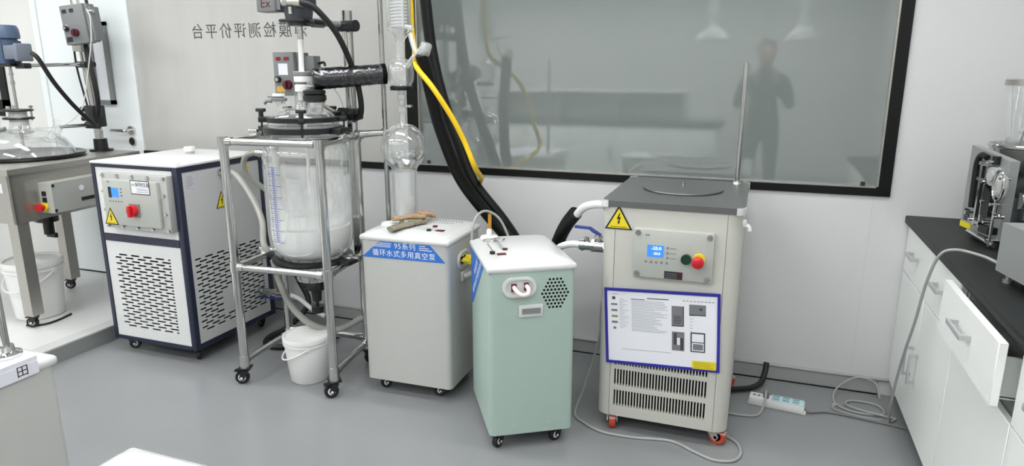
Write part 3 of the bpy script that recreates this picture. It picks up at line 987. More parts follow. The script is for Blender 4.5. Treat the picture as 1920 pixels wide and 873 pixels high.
# foil wrapped vapour tube
random.seed(3)
b = MB()
pts, rad = [], []
NN = 46
A0, A1 = V((-1.932, 2.64, 1.463)), V((-1.682, 2.855, 1.487))
for i in range(NN):
    f = i / (NN - 1)
    p = A0.lerp(A1, f)
    pts.append(p)
    rad.append((.049 - .003 * f) * (1 + random.uniform(-.012, .012)) * (0.72 if i == 0 else 0.93 if i == 1 else 1))
b.tube(pts, rad, n=26, sub=1, jitter=.028)
part(b, 'foil_tube', m_foil, t, 'vapour tube wrapped in crinkled foil', smooth=.35)
b = MB(); dd = (A1 - A0).normalized(); b.cyl(A1 - dd * .014, A1 + dd * .006, .0475, n=24); part(b, 'foil_end', m_dark, t)
b = MB(); b.lathe([(.033, 1.43), (.03, 1.45), (.03, 1.475)], (-1.93, 2.645, 0), n=24); part(b, 'vapour_neck', m_glass, t)
# condenser column and receiver
CX, CY = -1.604, 2.872
b = MB()
b.lathe([(.012, 1.42), (.045, 1.432), (.058, 1.455), (.062, 1.49), (.058, 1.522), (.042, 1.548), (.024, 1.557), (.021, 1.575), (.021, 1.60), (.024, 1.61), (.024, 1.64), (.036, 1.655), (.056, 1.678), (.057, 1.70), (.057, 2.12), (.03, 2.15)], (CX, CY, 0), n=36)
cd = part(b, 'condenser', m_glass, t, 'upright glass condenser with a bulb')
b = MB()
prev = []
for i in range(28 * 14):
    a = 2 * PI * i / 14
    prev.append((CX + .036 * math.cos(a), CY + .036 * math.sin(a), 1.69 + .4 * i / 391))
b.tube(prev, .0055, n=6, sub=1); b.cyl((CX + .03, CY - .02, 1.69), (CX + .03, CY - .02, 2.1), .007, n=8)
part(b, 'condenser_coil', m_glassf, cd, 'coil inside the condenser')
b = MB(); b.lathe([(.02, 1.412), (.052, 1.412), (.054, 1.418), (.054, 1.428), (.05, 1.432), (.02, 1.432)], (CX, CY, 0), n=32); part(b, 'joint_clamp', m_blackp, cd)
b = MB()
b.tube([(CX + .045, CY - .02, 1.52), (CX + .085, CY - .03, 1.56), (CX + .13, CY - .03, 1.60)], .012, n=14, sub=6)
b.tube([(CX + .1, CY - .03, 1.575), (CX + .085, CY - .03, 1.62), (CX + .07, CY - .025, 1.665)], .013, n=12, sub=5)
m = Matrix.Translation((CX + .145, CY - .03, 1.595)) @ Matrix.Rotation(.35, 4, 'Y')
b.lathe([(.014, -.036), (.024, -.028), (.027, -.02), (.027, .02), (.022, .03), (.01, .033)], n=20, mat=m)
b.tube([(CX + .05, CY - .03, 1.695), (CX + .085, CY - .03, 1.69)], .012, n=12)
part(b, 'side_arm', m_glassm, cd, 'frosted glass side arm with hose cup')
b = MB()
b.lathe([(.018, 1.412), (.016, 1.395), (.022, 1.39), (.022, 1.372), (.014, 1.366), (.014, 1.335), (.024, 1.33), (.024, 1.312), (.016, 1.305), (.016, 1.272), (.02, 1.258), (.05, 1.248), (.085, 1.222), (.106, 1.185), (.112, 1.145), (.106, 1.108), (.085, 1.07), (.066, 1.052), (.06, 1.035), (.06, .835), (.055, .815), (0, .812)], (CX, CY, 0), n=44)
rc = part(b, 'receiver_flask', m_glass, t, 'glass receiver bulb above a frosted cylinder')
b = MB(); b.lathe([(.0, .815), (.056, .817), (.0585, .836), (.0585, 1.03)], (CX, CY, 0), n=40); part(b, 'frosted_cylinder', m_glassf, rc, 'frosted lower cylinder of the receiver')
b = MB(); b.lathe([(.059, 1.045), (.084, 1.072), (.104, 1.108), (.104, 1.109), (0, 1.109)], (CX, CY, 0), n=40); part(b, 'condensate', thin_glass('clear_liquid', (.93, .94, .94), .12, .8), rc)
b = MB(); b.box(CX - .02, CX + .045, CY - .004, CY + .004, 1.335, 1.345); b.cyl((CX + .05, CY, 1.34), (CX + .05, CY - .02, 1.34), .007, n=10); part(b, 'joint_clip', m_steel, rc)
# rod that carries the condenser, and its arms
RX, RY = -1.748, 2.95
b = MB(); b.cyl((RX, RY, .14), (RX, RY, 2.2), .0125, n=16); part(b, 'condenser_rod', m_steel, t)
b = MB(); b.cyl((BRp.x, BRp.y, 1.2), (RX, RY, 1.205), .021, .015, n=16); b.cyl((BRp.x, BRp.y, .145), (RX, RY, .145), .014, n=14); b.cyl((BRp.x, BRp.y - .03, .6), (RX, RY, .6), .015, n=14)
b.cyl((RX, RY, 1.18), (RX, RY, 1.225), .019, n=16)
each(b, 'rod_arm', m_steel, t)
# jacket hoses of the reactor
b = MB(); b.tube([(-2.20, 2.60, 1.12), (-2.235, 2.58, 1.125), (-2.29, 2.57, 1.10), (-2.32, 2.60, 1.02), (-2.28, 2.68, .93)], .013, n=12, sub=7); b.tube([(-2.63, 2.806, .981), (-2.56, 2.79, .975), (-2.40, 2.70, .905), (-2.25, 2.60, .80), (-2.19, 2.53, .70), (-2.165, 2.53, .66)], .015, n=12)
part(b, 'jacket_hose', m_hosec, t, 'milky hose from the chiller to the vessel')
b = MB(); b.cyl((-2.19, 2.605, 1.12), (-2.235, 2.58, 1.125), .017, n=14); b.cyl((-2.215, 2.59, 1.122), (-2.222, 2.586, 1.123), .021, n=14); part(b, 'hose_clip', m_steel, t)
b = MB(); b.tube([(-2.20, 2.60, .6), (-2.17, 2.60, .48), (-2.13, 2.62, .36), (-2.05, 2.66, .26), (-1.95, 2.74, .215), (-1.85, 2.86, .26), (-1.80, 2.93, .24), (-1.70, 3.0, .23), (-1.55, 3.05, .26)], .0165, n=12)
part(b, 'return_hose', m_hosec, t, 'milky hose sagging under the vessel')
b = MB(); b.tube([(-2.48, 3.02, .255), (-2.38, 3.0, .245), (-2.28, 2.98, .2), (-2.2, 2.98, .17)], .0125, n=12); part(b, 'drain_hose', m_hosew, t)
# drain valve under the vessel
b = MB(); b.lathe([(.05, .6), (.05, .575), (.032, .56), (.032, .50), (.045, .495)], (AX, AY, 0), n=28); part(b, 'outlet_glass', m_glass, t)
b = MB(); b.lathe([(.0, .49), (.045, .49), (.05, .48), (.05, .455), (.035, .445), (.026, .44), (.022, .39), (.0, .385)], (AX + .005, AY, 0), n=28); b.cyl((AX - .065, AY, .46), (AX - .03, AY, .465), .016, n=12)
b.lathe([(0, .36), (.03, .362), (.03, .33), (0, .328)], (AX + .005, AY, 0), n=20); b.cyl((AX + .005, AY, .39), (AX + .005, AY, .36), .008, n=10)
part(b, 'drain_valve', m_blackp, t, 'black drain valve with hand knob')
b = MB()
for a in (.4, 2.2, 3.9, 5.4):
    b.cyl((AX + .07 * math.cos(a), AY + .07 * math.sin(a), .61), (AX + .07 * math.cos(a), AY + .07 * math.sin(a), .50), .005, n=8)
    b.cyl((AX + .07 * math.cos(a), AY + .07 * math.sin(a), .53), (AX + .07 * math.cos(a), AY + .07 * math.sin(a), .545), .01, n=6)
b.lathe([(.04, .505), (.085, .505), (.085, .515), (.04, .515), (.04, .505)], (AX, AY, 0), n=32)
part(b, 'valve_flange', m_steel, t, stuff=True)

# floor hoses behind the reactor
b = MB(); b.tube([(-2.60, 3.2, .40), (-2.53, 3.2, .28), (-2.46, 3.18, .15), (-2.5, 3.05, .05), (-2.55, 2.93, .018), (-2.5, 2.84, .018), (-2.40, 2.83, .018), (-2.28, 2.93, .018), (-2.2, 3.1, .018)], .0165, n=12)
thing(b, 'black_hose', m_rubber, 'black hose looped on the floor between navy chiller and glass reactor', 'hose', (-2.45, 2.9, 0))

# ==================================================================== BUCKETS
def bucket(x, y, z, r0, r1, h, label, rz=0.0, lid=True):
    t = root('plastic_bucket', label, 'bucket', (x, y, z), rz, local=True)
    b = MB()
    b.lathe([(0, 0), (r0 - .006, 0), (r0, .006), (r1 * .985, h * .80), (r1 * .985, h * .82), (r1 * 1.04, h * .825), (r1 * 1.04, h * .86), (r1, h * .865), (r1, h * .95)], n=48)
    part(b, 'body', m_bucket, t)
    b = MB()
    b.lathe([(r1 * 1.0, h * .9), (r1 * 1.05, h * .9), (r1 * 1.055, h * .97), (r1 * 1.03, h), (r1 * .96, h), (r1 * .93, h * .975), (0, h * .975)], n=48)
    part(b, 'lid', m_bucket, t)
    b = MB()
    pts = []
    for i in range(13):
        a = PI * i / 12
        pts.append((r1 * 1.07 * math.cos(a), -r1 * .5 * math.sin(a) - r1 * .6 * math.sin(a), h * .83 - h * .30 * math.sin(a)))
    b.tube(pts, .004, n=8, sub=2)
    for s in (-1, 1):
        b.cyl((s * r1 * 1.0, 0, h * .83), (s * r1 * 1.09, 0, h * .83), .012, n=12)
    part(b, 'handle', m_white, t)
    return t
bucket(-2.035, 2.60, 0, .092, .112, .235, 'small white lidded bucket on the floor under the glass reactor', math.radians(-52))
bucket(-3.975, 2.63, .082, .125, .148, .345, 'larger white bucket on the raised platform behind the steel table leg', math.radians(4))

# ==================================================================== VACUUM PUMPS
def pump(name, label, loc, rz, L, W, H, mat, style):
    """local frame: x along the face L, y along depth W, front face y = 0"""
    t = root(name, label, 'pump', loc, rz, local=True)
    b = MB(); b.box(0, L, 0, W, .07, H - .02, r=.022, seg=4, vertical=True)
    part(b, 'housing', mat, t)
    o = .006
    b = MB()
    b.box(-o, L + o, -o, W + o, H - .035, H - .008, r=.011, seg=3)
    def rr(x0, x1, y0, y1, r, z, n=6):
        out = []
        for cx, cy, a0 in ((x1 - r, y0 + r, -PI / 2), (x1 - r, y1 - r, 0), (x0 + r, y1 - r, PI / 2), (x0 + r, y0 + r, PI)):
            for i in range(n + 1):
                a = a0 + PI / 2 * i / n
                out.append((cx + r * math.cos(a), cy + r * math.sin(a), z))
        return out
    rings = [rr(0, L, 0, W, .025, H - .012), rr(.012, L - .012, .012, W - .012, .03, H), rr(.035, L - .035, .03, W - .03, .03, H + .008), rr(.055, L - .05, .05, W - .05, .03, H + .008), rr(.06, L - .055, .055, W - .055, .03, H + .011)]
    n = len(rings[0])
    vs = [p for r_ in rings for p in r_]
    fs = []
    for i in range(len(rings) - 1):
        for k in range(n):
            fs.append((i * n + k, i * n + (k + 1) % n, (i + 1) * n + (k + 1) % n, (i + 1) * n + k))
    fs.append(tuple(range((len(rings) - 1) * n, len(rings) * n)))
    b.add(vs, fs)
    part(b, 'lid', m_lidw, t, 'glossy white moulded lid')
    e = .05 if style == 1 else .075
    for x, y, r_ in ((e, e, 3.9), (L - e, e, 3.6), (L - e, W - e, 1.0), (e, W - e, 2.3)):
        caster(t, x, y, .07, r_, 'black')
    return t

# grey pump; its sticker face looks to the front
GL, GW, GH = .437, .38, .785
t = pump('vacuum_pump', 'grey vacuum pump with blue lettered sticker on its front and gloves on its lid', (-1.68, 2.575, 0), math.radians(1.5), GL, GW, GH, m_greyp, 0)
b = MB(); plate(b, (0, 0, 0), FX, FZ, [(.006, .673), (.423, .676), (.345, .757), (.104, .757)], .0012)
st = part(b, 'sticker', m_blue, t, 'blue trapezoid sticker with white lettering')
b = text_mb('95系列', .034, (.226, -.0012, .735), FX, FZ, .0006, spacing=1.1)
text_mb('循环水式多用真空泵', .0335, (.218, -.0012, .697), FX, FZ, .0006, mb=b, spacing=1.1)
for k in range(3):
    quad(b, (0, -.0012, 0), FX, FZ, .093 + (k == 0) * .0 - (k % 3) * .013, .158 - k * .002, .743 - k * .008, .746 - k * .008, .0005)
    quad(b, (0, -.0012, 0), FX, FZ, .296, .328 + k * .016, .743 - k * .009, .746 - k * .009, .0005)
part(b, 'sticker_lettering', m_white, st)
LZ = GH + .011
b = MB(); b.box(.336, .376, .085, .11, LZ, LZ + .004, r=.001); part(b, 'power_switch', m_dred, t, 'red rocker switch')
b = MB(); b.cyl((.306, .085, LZ), (.306, .085, LZ + .008), .011, n=14); part(b, 'fuse_holder', m_blackp, t)
b = MB(); b.cyl((.30, .165, LZ), (.30, .165, LZ + .006), .012, n=14); part(b, 'indicator_lamp', m_dred, t)
b = MB(); b.lathe([(0, 0), (.05, 0), (.046, .012), (.02, .016), (0, .016)], (.075, .16, LZ - .006), n=24); part(b, 'filler_cap', m_white, t)
b = MB()
for k in range(9):
    quad(b, (.195 + k * .017, .103, LZ), (1, 0, 0), (0, 1, 0), 0, .012, 0, .008, .0006)
    quad(b, (.19 + k * .015, .135, LZ), (1, 0, 0), (0, 1, 0), 0, .010, 0, .006, .0006)
part(b, 'lid_print', m_gink, t, stuff=True)
b = MB()
for s in range(2):
    for k in range(10):
        quad(b, (.225 + k * .014 + s * .03, .255 + s * .04, LZ), (1, .5, 0), (-.5, 1, 0), -.002, .002, -.012, .012, .0008)
part(b, 'lid_vents', m_gink, t, 'two printed vent patches', stuff=True)
b = MB(); b.ring((.135, .105, LZ + .003), .03, .003, n=28, m=8, sc=.8); each(b, 'gauge_ring', m_chrome, t)
def nozzle_recess(parent, o, nd, xd, sc=1.0):
    o, nd, xd = V(o), V(nd).normalized(), V(xd).normalized()
    m = Matrix.Identity(4)
    yd = V((0, 0, 1))
    for i in range(3):
        m[i][0] = xd[i]; m[i][1] = yd[i]; m[i][2] = nd[i]; m[i][3] = o[i]
    b = MB()
    def oval(w_, h_, z):
        return [((w_ - h_) * (1 if math.cos(a) >= 0 else -1) + h_ * math.cos(a), h_ * math.sin(a), z) for a in [2 * PI * (i + .5) / 32 for i in range(32)]]
    rings = [oval(.068, .041, 0), oval(.066, .039, .008), oval(.055, .031, .008), oval(.052, .028, .001)]
    vs = [p for r_ in rings for p in r_]
    fs = [(i * 32 + k, i * 32 + (k + 1) % 32, (i + 1) * 32 + (k + 1) % 32, (i + 1) * 32 + k) for i in range(3) for k in range(32)]
    fs.append(tuple(range(96, 128)))
    b.add(vs, fs)
    b.xform(m)
    return part(b, 'nozzle_recess', m_lidw, parent, 'oval white recess with two suction nozzles'), m
rcs, mm = nozzle_recess(t, (GL, .165, .655), (1, 0, 0), (0, 1, 0))
b = MB(); b.box(GL, GL + .01, .135, .155, .64, .67); b.box(GL, GL + .01, .175, .195, .64, .67); each(b, 'nozzle_base', m_dark, rcs)
b = MB(); b.cyl((GL + .005, .145, .655), (GL + .05, .145, .655), .012, n=12); b.cyl((GL + .005, .185, .66), (GL + .05, .185, .66), .012, n=12); b.cyl((GL + .045, .135, .655), (GL + .045, .205, .655), .015, n=12)
part(b, 'yellow_cap', m_yellow, rcs, 'yellow hose stubs on the nozzles')
b = MB(); b.box(GL, GL + .012, .13, .21, .555, .60, r=.004); part(b, 'side_grip', m_lidw, t)
b = MB(); b.cyl((GL + .008, .15, .575), (GL + .045, .19, .59), .012, n=12); part(b, 'drain_spout', m_lidw, t)

# green pump; its hole pattern and socket recess face the camera, its sticker face looks left
PL, PW, PH = .345, .45, .785
ga = math.radians(32)
t = pump('vacuum_pump', 'pale green vacuum pump with honeycomb vent holes and oval socket recess', (-.925, 2.27, 0), ga, PL, PW, PH, m_greenp, 1)
rcs, mm = nozzle_recess(t, (.12, 0, .692), (0, -1, 0), (1, 0, 0))
b = MB(); b.box(.088, .108, -.006, 0, .677, .708); b.box(.138, .156, -.006, 0, .68, .71); each(b, 'rocker', m_dred, rcs, 'dark red sockets')
b = MB(); b.tube([(.098, -.006, .695), (.1, -.03, .69), (.118, -.045, .676), (.142, -.045, .678), (.15, -.03, .69), (.147, -.006, .698)], .0085, n=12); part(b, 'jumper_hose', M('pinkish_white_hose', (232, 214, 212), .4), rcs, 'short white hose bridging the two nozzles')
b = MB(); b.box(.118, .214, -.006, .001, .57, .62, r=.003)
gp = part(b, 'label_holder', m_lidw, t, 'white framed slot')
b = MB(); b.box(.130, .204, -.008, -.004, .584, .606); part(b, 'slot_back', m_gink, gp)
b = MB()
rows = [4, 5, 6, 7, 8, 7, 6, 5, 4]
for i, n_ in enumerate(rows):
    for k in range(n_):
        xx = .263 + (k - (n_ - 1) / 2) * .0148
        zz = .66 + (4 - i) * .0142
        b.cyl((xx, .004, zz), (xx, -.0008, zz), .0047, n=12)
each(b, 'vent_hole', m_dark, t, 'honeycomb of round vent holes')
b = MB()
for x, zz in ((.095, .757), (.235, .757), (.105, .53), (.25, .527), (.1, .105), (.245, .105)):
    b.cyl((x, .001, zz), (x, -.003, zz), .0055, n=10)
each(b, 'screw', m_greenp, t)
LX = (0, -1, 0)
b = MB(); plate(b, (0, 0, 0), LX, FZ, [(-.44, .50), (-.405, .50), (-.10, .757), (-.44, .757)], .0012)
st = part(b, 'sticker', m_blue, t, 'blue sticker with white lettering seen edge on')
dx3 = V((0, -.305, .257)); dz3 = V((0, -.257, -.305)) * -1
b = text_mb('95系列', .036, (-.0012, .304, .690), dx3, dz3, .0006, spacing=1.15); text_mb('循环水式多用真空泵', .030, (-.0012, .277, .655), dx3, dz3, .0006, mb=b, spacing=1.15)
part(b, 'sticker_lettering', m_white, st)
LZ = PH + .011
b = MB(); b.box(.055, .09, .10, .122, LZ, LZ + .004, r=.001); part(b, 'power_switch', m_dred, t, 'red rocker switch')
b = MB(); b.cyl((.04, .135, LZ), (.04, .135, LZ + .008), .011, n=14); part(b, 'fuse_holder', m_blackp, t)
b = MB(); b.cyl((.10, .18, LZ), (.10, .18, LZ + .006), .011, n=14); part(b, 'indicator_lamp', m_dred, t)
b = MB(); b.lathe([(0, 0), (.04, 0), (.037, .008), (.012, .011), (.011, .035), (.007, .04), (0, .04)], (.075, .405, LZ - .004), n=24); part(b, 'filler_cap', m_white, t, 'white cap with upright knob')
b = MB(); b.ring((.065, .335, LZ + .003), .028, .0028, n=28, m=8, sc=.8); b.ring((.105, .345, LZ + .003), .026, .0028, n=28, m=8, sc=.8); each(b, 'gauge_ring', m_chrome, t)
b = MB()
for k in range(9):
    quad(b, (.045, .165 + k * .015, LZ), (1, 0, 0), (0, 1, 0), 0, .006, 0, .010, .0006)
    quad(b, (.085, .19 + k * .015, LZ), (1, 0, 0), (0, 1, 0), 0, .018, 0, .006, .0006)
part(b, 'lid_print', m_gink, t, stuff=True)
b = MB(); b.tube([(.01, .47, .74), (.012, .475, .82), (.04, .50, .875), (.09, .53, .885), (.15, .53, .84), (.2, .50, .72)], .006, n=10, sub=6)
part(b, 'suction_hose', m_hosec, t, 'thin clear hose arching over the lid end')
b = MB(); b.cyl((.10, .53, .72), (.10, .53, .872), .008, n=12); part(b, 'amber_tube', m_amber, t, 'amber tube behind the lid')

# front left pump with printed sheet on its lid, near pump lid at the bottom edge
t = pump('vacuum_pump', 'pale grey pump whose white lid carries a printed sheet and a chrome rod', (-1.692, .68, 0), PI / 2, .455, .46, .785, m_greyp, 0)
b = MB()
def on_lid(mb, x0, x1, y0, y1, z, t_=.0006):
    mb.box(x0, x1, y0, y1, z, z + t_)
on_lid(b, .0, .41, .012, .44, .7965, .0012)
b.box(.0, .405, -.008, -.0062, .752, .785); b.box(.0, .405, -.007, .02, .7845, .7975)
sh = part(b, 'printed_sheet', M('printed_paper', (222, 223, 232), .5), t, 'white printed sheet wrapped over the lid')
b = MB()
random.seed(11)
for k in range(15):
    x, y = .03 + .075 * (k % 5) + random.uniform(-.01, .01), .05 + .125 * (k // 5) + random.uniform(-.02, .02)
    for q in range(random.randint(3, 5)):
        xa, ya = x + random.uniform(0, .03), y + q * .013
        on_lid(b, xa, min(.40, xa + random.uniform(.012, .03)), ya, ya + .009, .7979, .0004)
part(b, 'sheet_print', m_gink, sh, stuff=True)
b = text_mb('田', .032, (.365, -.0082, .770), FX, FZ, .0004)
for k in range(9):
    quad(b, (0, -.0081, 0), FX, FZ, .02 + k * .034, .02 + k * .034 + .016, .757 + (k * 5 % 3) * .006, .762 + (k * 5 % 3) * .006, .0003)
part(b, 'sheet_lettering', m_ink, sh)
b = MB()
b.cyl((-1.752, 1.055, .80), (-1.752, 1.055, 1.6), .0125, n=20)
rd = root('chrome_stand_rod', 'chrome rod on round base standing on the printed sheet of a pump lid', 'stand', (-1.752, 1.055, .7985))
part(b, 'rod', m_steel, rd)
b = MB(); b.lathe([(0, .7985), (.036, .7985), (.036, .806), (.022, .812), (.02, .826), (0, .826)], (-1.752, 1.055, 0), n=28); part(b, 'base', m_chrome, rd)
t = pump('vacuum_pump', 'pump with a bare glossy white lid standing apart on the floor facing the platform step', (-1.125, .44, 0), 0, .45, .434, .782, m_greyp, 0)
b = MB(); b.lathe([(0, 0), (.05, 0), (.047, .008), (.02, .011), (0, .011)], (.13, .345, .789), n=28); part(b, 'filler_cap', m_white, t)
b = MB(); b.cyl((.26, .36, .79), (.26, .36, .797), .045, n=28); part(b, 'gauge_disc', m_gink, t)

# gloves on the grey pump lid
def glove(name, label, loc, rz, m_, fl):
    t = root(name, label, 'glove', loc, rz, local=True)
    t.scale = (1, .9, 1)
    b = MB()
    b.sphere((0, 0, .011), .05, 18, (1.15, .62, .24))
    for k, (dy, L) in enumerate(((-.024, .05), (-.008, .066), (.008, .07), (.023, .056))):
        b.tube([(.035, dy * .8, .012), (.06 + L * .25, dy, .014 + .004 * (k % 2)), (.06 + L * .6, dy * 1.3, .012 + .012 * fl * (k % 2)), (.06 + L, dy * 1.5 + .008 * fl, .01 + .012 * fl)], [.011, .010, .0095, .007], n=10, sub=4)
    b.tube([(-.01, .024 * fl + .0, .013), (.01, .05 * fl, .014), (.035, .068 * fl, .012)], [.012, .011, .008], n=10, sub=4)
    p = part(b, 'hand', m_, t)
    b = MB(); b.tube([(-.045, 0, .011), (-.075, 0, .012), (-.105, .004, .013)], [.026, .029, .032], n=18, sub=3)
    for v in b.bm.verts:
        v.co.z = .0115 + (v.co.z - .012) * .32
        v.co.z += .0016 * math.sin(v.co.x * 260)
    part(b, 'cuff', m_, t)
    return t
glove('work_glove', 'olive cotton work glove lying in front on the grey pump lid', (-1.503, 2.695, .797), math.radians(76), m_olive, 1)
glove('work_glove', 'tan cotton work glove folded behind the olive one on the pump lid', (-1.522, 2.785, .819), math.radians(62), m_tan, -1)

# ==================================================================== RIGHT CHILLER
t = root('cooling_circulator', 'tall grey chiller with steel top, blue framed notice and orange caster wheels', 'chiller', (-.303, 2.94, 0))
X0, X1, Y0, Y1, Z0, Z1 = -.572, -.033, 2.615, 3.275, .07, 1.0
b = MB(); b.box(X0 + .04, X1 - .04, Y0 + .03, Y1 - .03, .09, .97); part(b, 'inner_body', m_dark, t, 'dark interior behind the louvres')
b = MB()
def corner_post(mb, cx, cy, sx, sy, r=.055):
    n = 8
    pts = [(cx + sx * r, cy + sy * 0.0)]
    pts = []
    for i in range(n + 1):
        a = PI / 2 * i / n
        pts.append((cx - sx * r + sx * r * math.cos(a), cy - sy * r + sy * r * math.sin(a), Z0))
    pts.append((cx - sx * r, cy - sy * (r * .7), Z0)); pts.append((cx - sx * r * .7, cy - sy * r, Z0))
    mb.prism(pts, (0, 0, Z1 - .02 - Z0))
for cx, cy, sx, sy in ((X0, Y0, -1, -1), (X1, Y0, 1, -1), (X1, Y1, 1, 1), (X0, Y1, -1, 1)):
    b = MB(); corner_post(b, cx, cy, sx, sy); part(b, 'corner_post', m_chil, t)
b = MB(); b.box(X0 + .001, X0 + .02, Y0 + .056, Y1 - .056, Z0, Z1 - .02); part(b, 'side_panel', m_chil, t)
b = MB(); b.box(X1 - .02, X1 - .001, Y0 + .056, Y1 - .056, Z0, Z1 - .02); part(b, 'side_panel', m_chil, t)
b = MB(); b.box(X0 + .056, X1 - .056, Y1 - .02, Y1 - .001, Z0, Z1 - .02); part(b, 'back_panel', m_chil, t)
# front panel with three rows of louvres
b = MB()
fo = (0, Y0 + .02, 0)
xa, xb, lx0, lx1 = X0 + .0565, X1 - .0565, -.498, -.118
lw_ = [(.118, .19), (.212, .285), (.305, .378)]
quad(b, fo, FX, FZ, xa, xb, Z0, lw_[0][0], .019); quad(b, fo, FX, FZ, xa, xb, lw_[0][1], lw_[1][0], .019); quad(b, fo, FX, FZ, xa, xb, lw_[1][1], lw_[2][0], .019); quad(b, fo, FX, FZ, xa, xb, lw_[2][1], Z1 - .02, .019)
for z0, z1 in lw_:
    quad(b, fo, FX, FZ, xa, lx0, z0, z1, .019); quad(b, fo, FX, FZ, lx1, xb, z0, z1, .019)
fp = part(b, 'front_panel', m_chil, t)
for r_, (z0, z1) in enumerate(lw_):
    b = MB()
    n_ = 31
    pw = (lx1 - lx0) / n_
    for k in range(n_):
        quad(b, (0, Y0 + .006, 0), FX, FZ, lx0 + k * pw + pw * .56, lx0 + (k + 1) * pw, z0 - .001, z1 + .001, .004)
    each(b, 'slat', m_chil, fp)
# steel top with lip and corner caps
b = MB(); b.box(X0 - .004, X1 + .004, Y0 - .004, Y1 + .004, Z1 - .024, Z1, r=.03, seg=4, vertical=True)
tp = part(b, 'top_plate', m_brushd, t, 'brushed steel top')
b = MB()
for cx, cy, a in ((X0, Y0, PI), (X1, Y0, -PI / 2), (X1, Y1, 0), (X0, Y1, PI / 2)):
    sx, sy = (1 if cx == X0 else -1), (1 if cy == Y0 else -1)
    ccx, ccy = cx + sx * .026, cy + sy * .026
    pts = []
    for i in range(9):
        aa = a + PI / 2 * i / 8
        pts.append((ccx + .033 * math.cos(aa), ccy + .033 * math.sin(aa), 0))
    inner = [(ccx + .028 * math.cos(a + PI / 2 * i / 8), ccy + .028 * math.sin(a + PI / 2 * i / 8), 0) for i in range(8, -1, -1)]
    b.prism([(x, y, Z1 - .026) for x, y, _ in pts + inner], (0, 0, .0275))
each(b, 'corner_cap', m_lidw, tp, 'white plastic corner caps')
LCX, LCY = -.298, 2.985
b = MB(); b.lathe([(0, Z1), (.168, Z1), (.17, Z1 + .004), (.168, Z1 + .008), (0, Z1 + .008)], (LCX, LCY, 0), n=64); dl = part(b, 'disc_lid', m_brushd, t, 'round steel disc lid')
b = MB(); b.cyl((LCX, LCY, Z1 + .008), (LCX, LCY, Z1 + .034), .0065, n=14); part(b, 'lid_knob', m_steel, dl)
b = MB(); b.cyl((-.083, 3.215, Z1), (-.083, 3.215, Z1 + .535), .0095, n=16); rd = part(b, 'support_rod', m_steel, t); b = MB(); b.lathe([(0, Z1), (.022, Z1), (.02, Z1 + .008), (.012, Z1 + .014), (0, Z1 + .014)], (-.083, 3.215, 0), n=20); part(b, 'rod_collar', m_steel, rd)
warning_triangle(t, (-.503, Y0 + .001, .885), FX, FZ, .112, .098)
# control panel
b = MB(); b.box(-.438, -.130, Y0 - .02, Y0 + .005, .702, .90, r=.006)
cp = part(b, 'control_panel', m_pbox, t, 'grey control panel with lit display')
b = MB()
for x, zz in ((-.42, .884), (-.148, .884), (-.42, .718), (-.148, .718)):
    b.cyl((x, Y0 - .02, zz), (x, Y0 - .024, zz), .011, n=16); b.cyl((x, Y0 - .022, zz), (x, Y0 - .0275, zz), .006, n=10)
each(b, 'panel_screw', m_steel, cp)
po = (0, Y0 - .02, 0)
b = MB(); quad(b, po, FX, FZ, -.382, -.318, .79, .838, .0012); part(b, 'display', m_lcd, cp, 'lit blue display')
b = text_mb('-20.0', .019, (-.347, Y0 - .0212, .825), FX, FZ, .0006); text_mb('-20.0', .014, (-.345, Y0 - .0212, .804), FX, FZ, .0006, mb=b); part(b, 'display_digits', m_lcdtx, cp)
b = MB()
for k in range(5):
    b.cyl((-.386 + k * .0205, Y0 - .02, .769), (-.386 + k * .0205, Y0 - .0212, .769), .0055, n=10)
for k in range(3):
    b.cyl((-.303, Y0 - .02, .79 + k * .02), (-.303, Y0 - .0212, .79 + k * .02), .0055, n=10); quad(b, po, FX, FZ, -.294, -.27, .788 + k * .02, .791 + k * .02, .0008)
quad(b, po, FX, FZ, -.392, -.375, .874, .88, .0008)
part(b, 'key_print', m_gink, cp, stuff=True)
b = MB(); b.cyl((-.231, Y0 - .02, .793), (-.231, Y0 - .034, .793), .02, n=20); part(b, 'start_button', m_green, cp, 'dark green button')
b = MB(); b.cyl((-.183, Y0 - .02, .797), (-.183, Y0 - .03, .797), .022, n=20); part(b, 'stop_collar', m_yellow, cp)
b = MB(); b.lathe([(.013, .0), (.013, .012), (.023, .018), (.023, .03), (.015, .036), (0, .037)], (-.185, Y0 - .03, .791), n=24, mat=Matrix.Rotation(PI / 2, 4, 'X')); part(b, 'stop_button', m_red, cp, 'red emergency stop button')
b = MB(); quad(b, po, FX, FZ, -.312, -.242, .707, .737, .001); pp = part(b, 'rating_plate', m_ink, cp)
b = MB(); quad(b, (0, Y0 - .021, 0), FX, FZ, -.256, -.245, .711, .733, .0005); part(b, 'plate_mark', m_dred, cp)
b = MB()
for k in range(3):
    quad(b, (0, Y0 - .021, 0), FX, FZ, -.308, -.262, .712 + k * .008, .7135 + k * .008, .0005)
part(b, 'plate_lines', m_gink, cp, stuff=True)
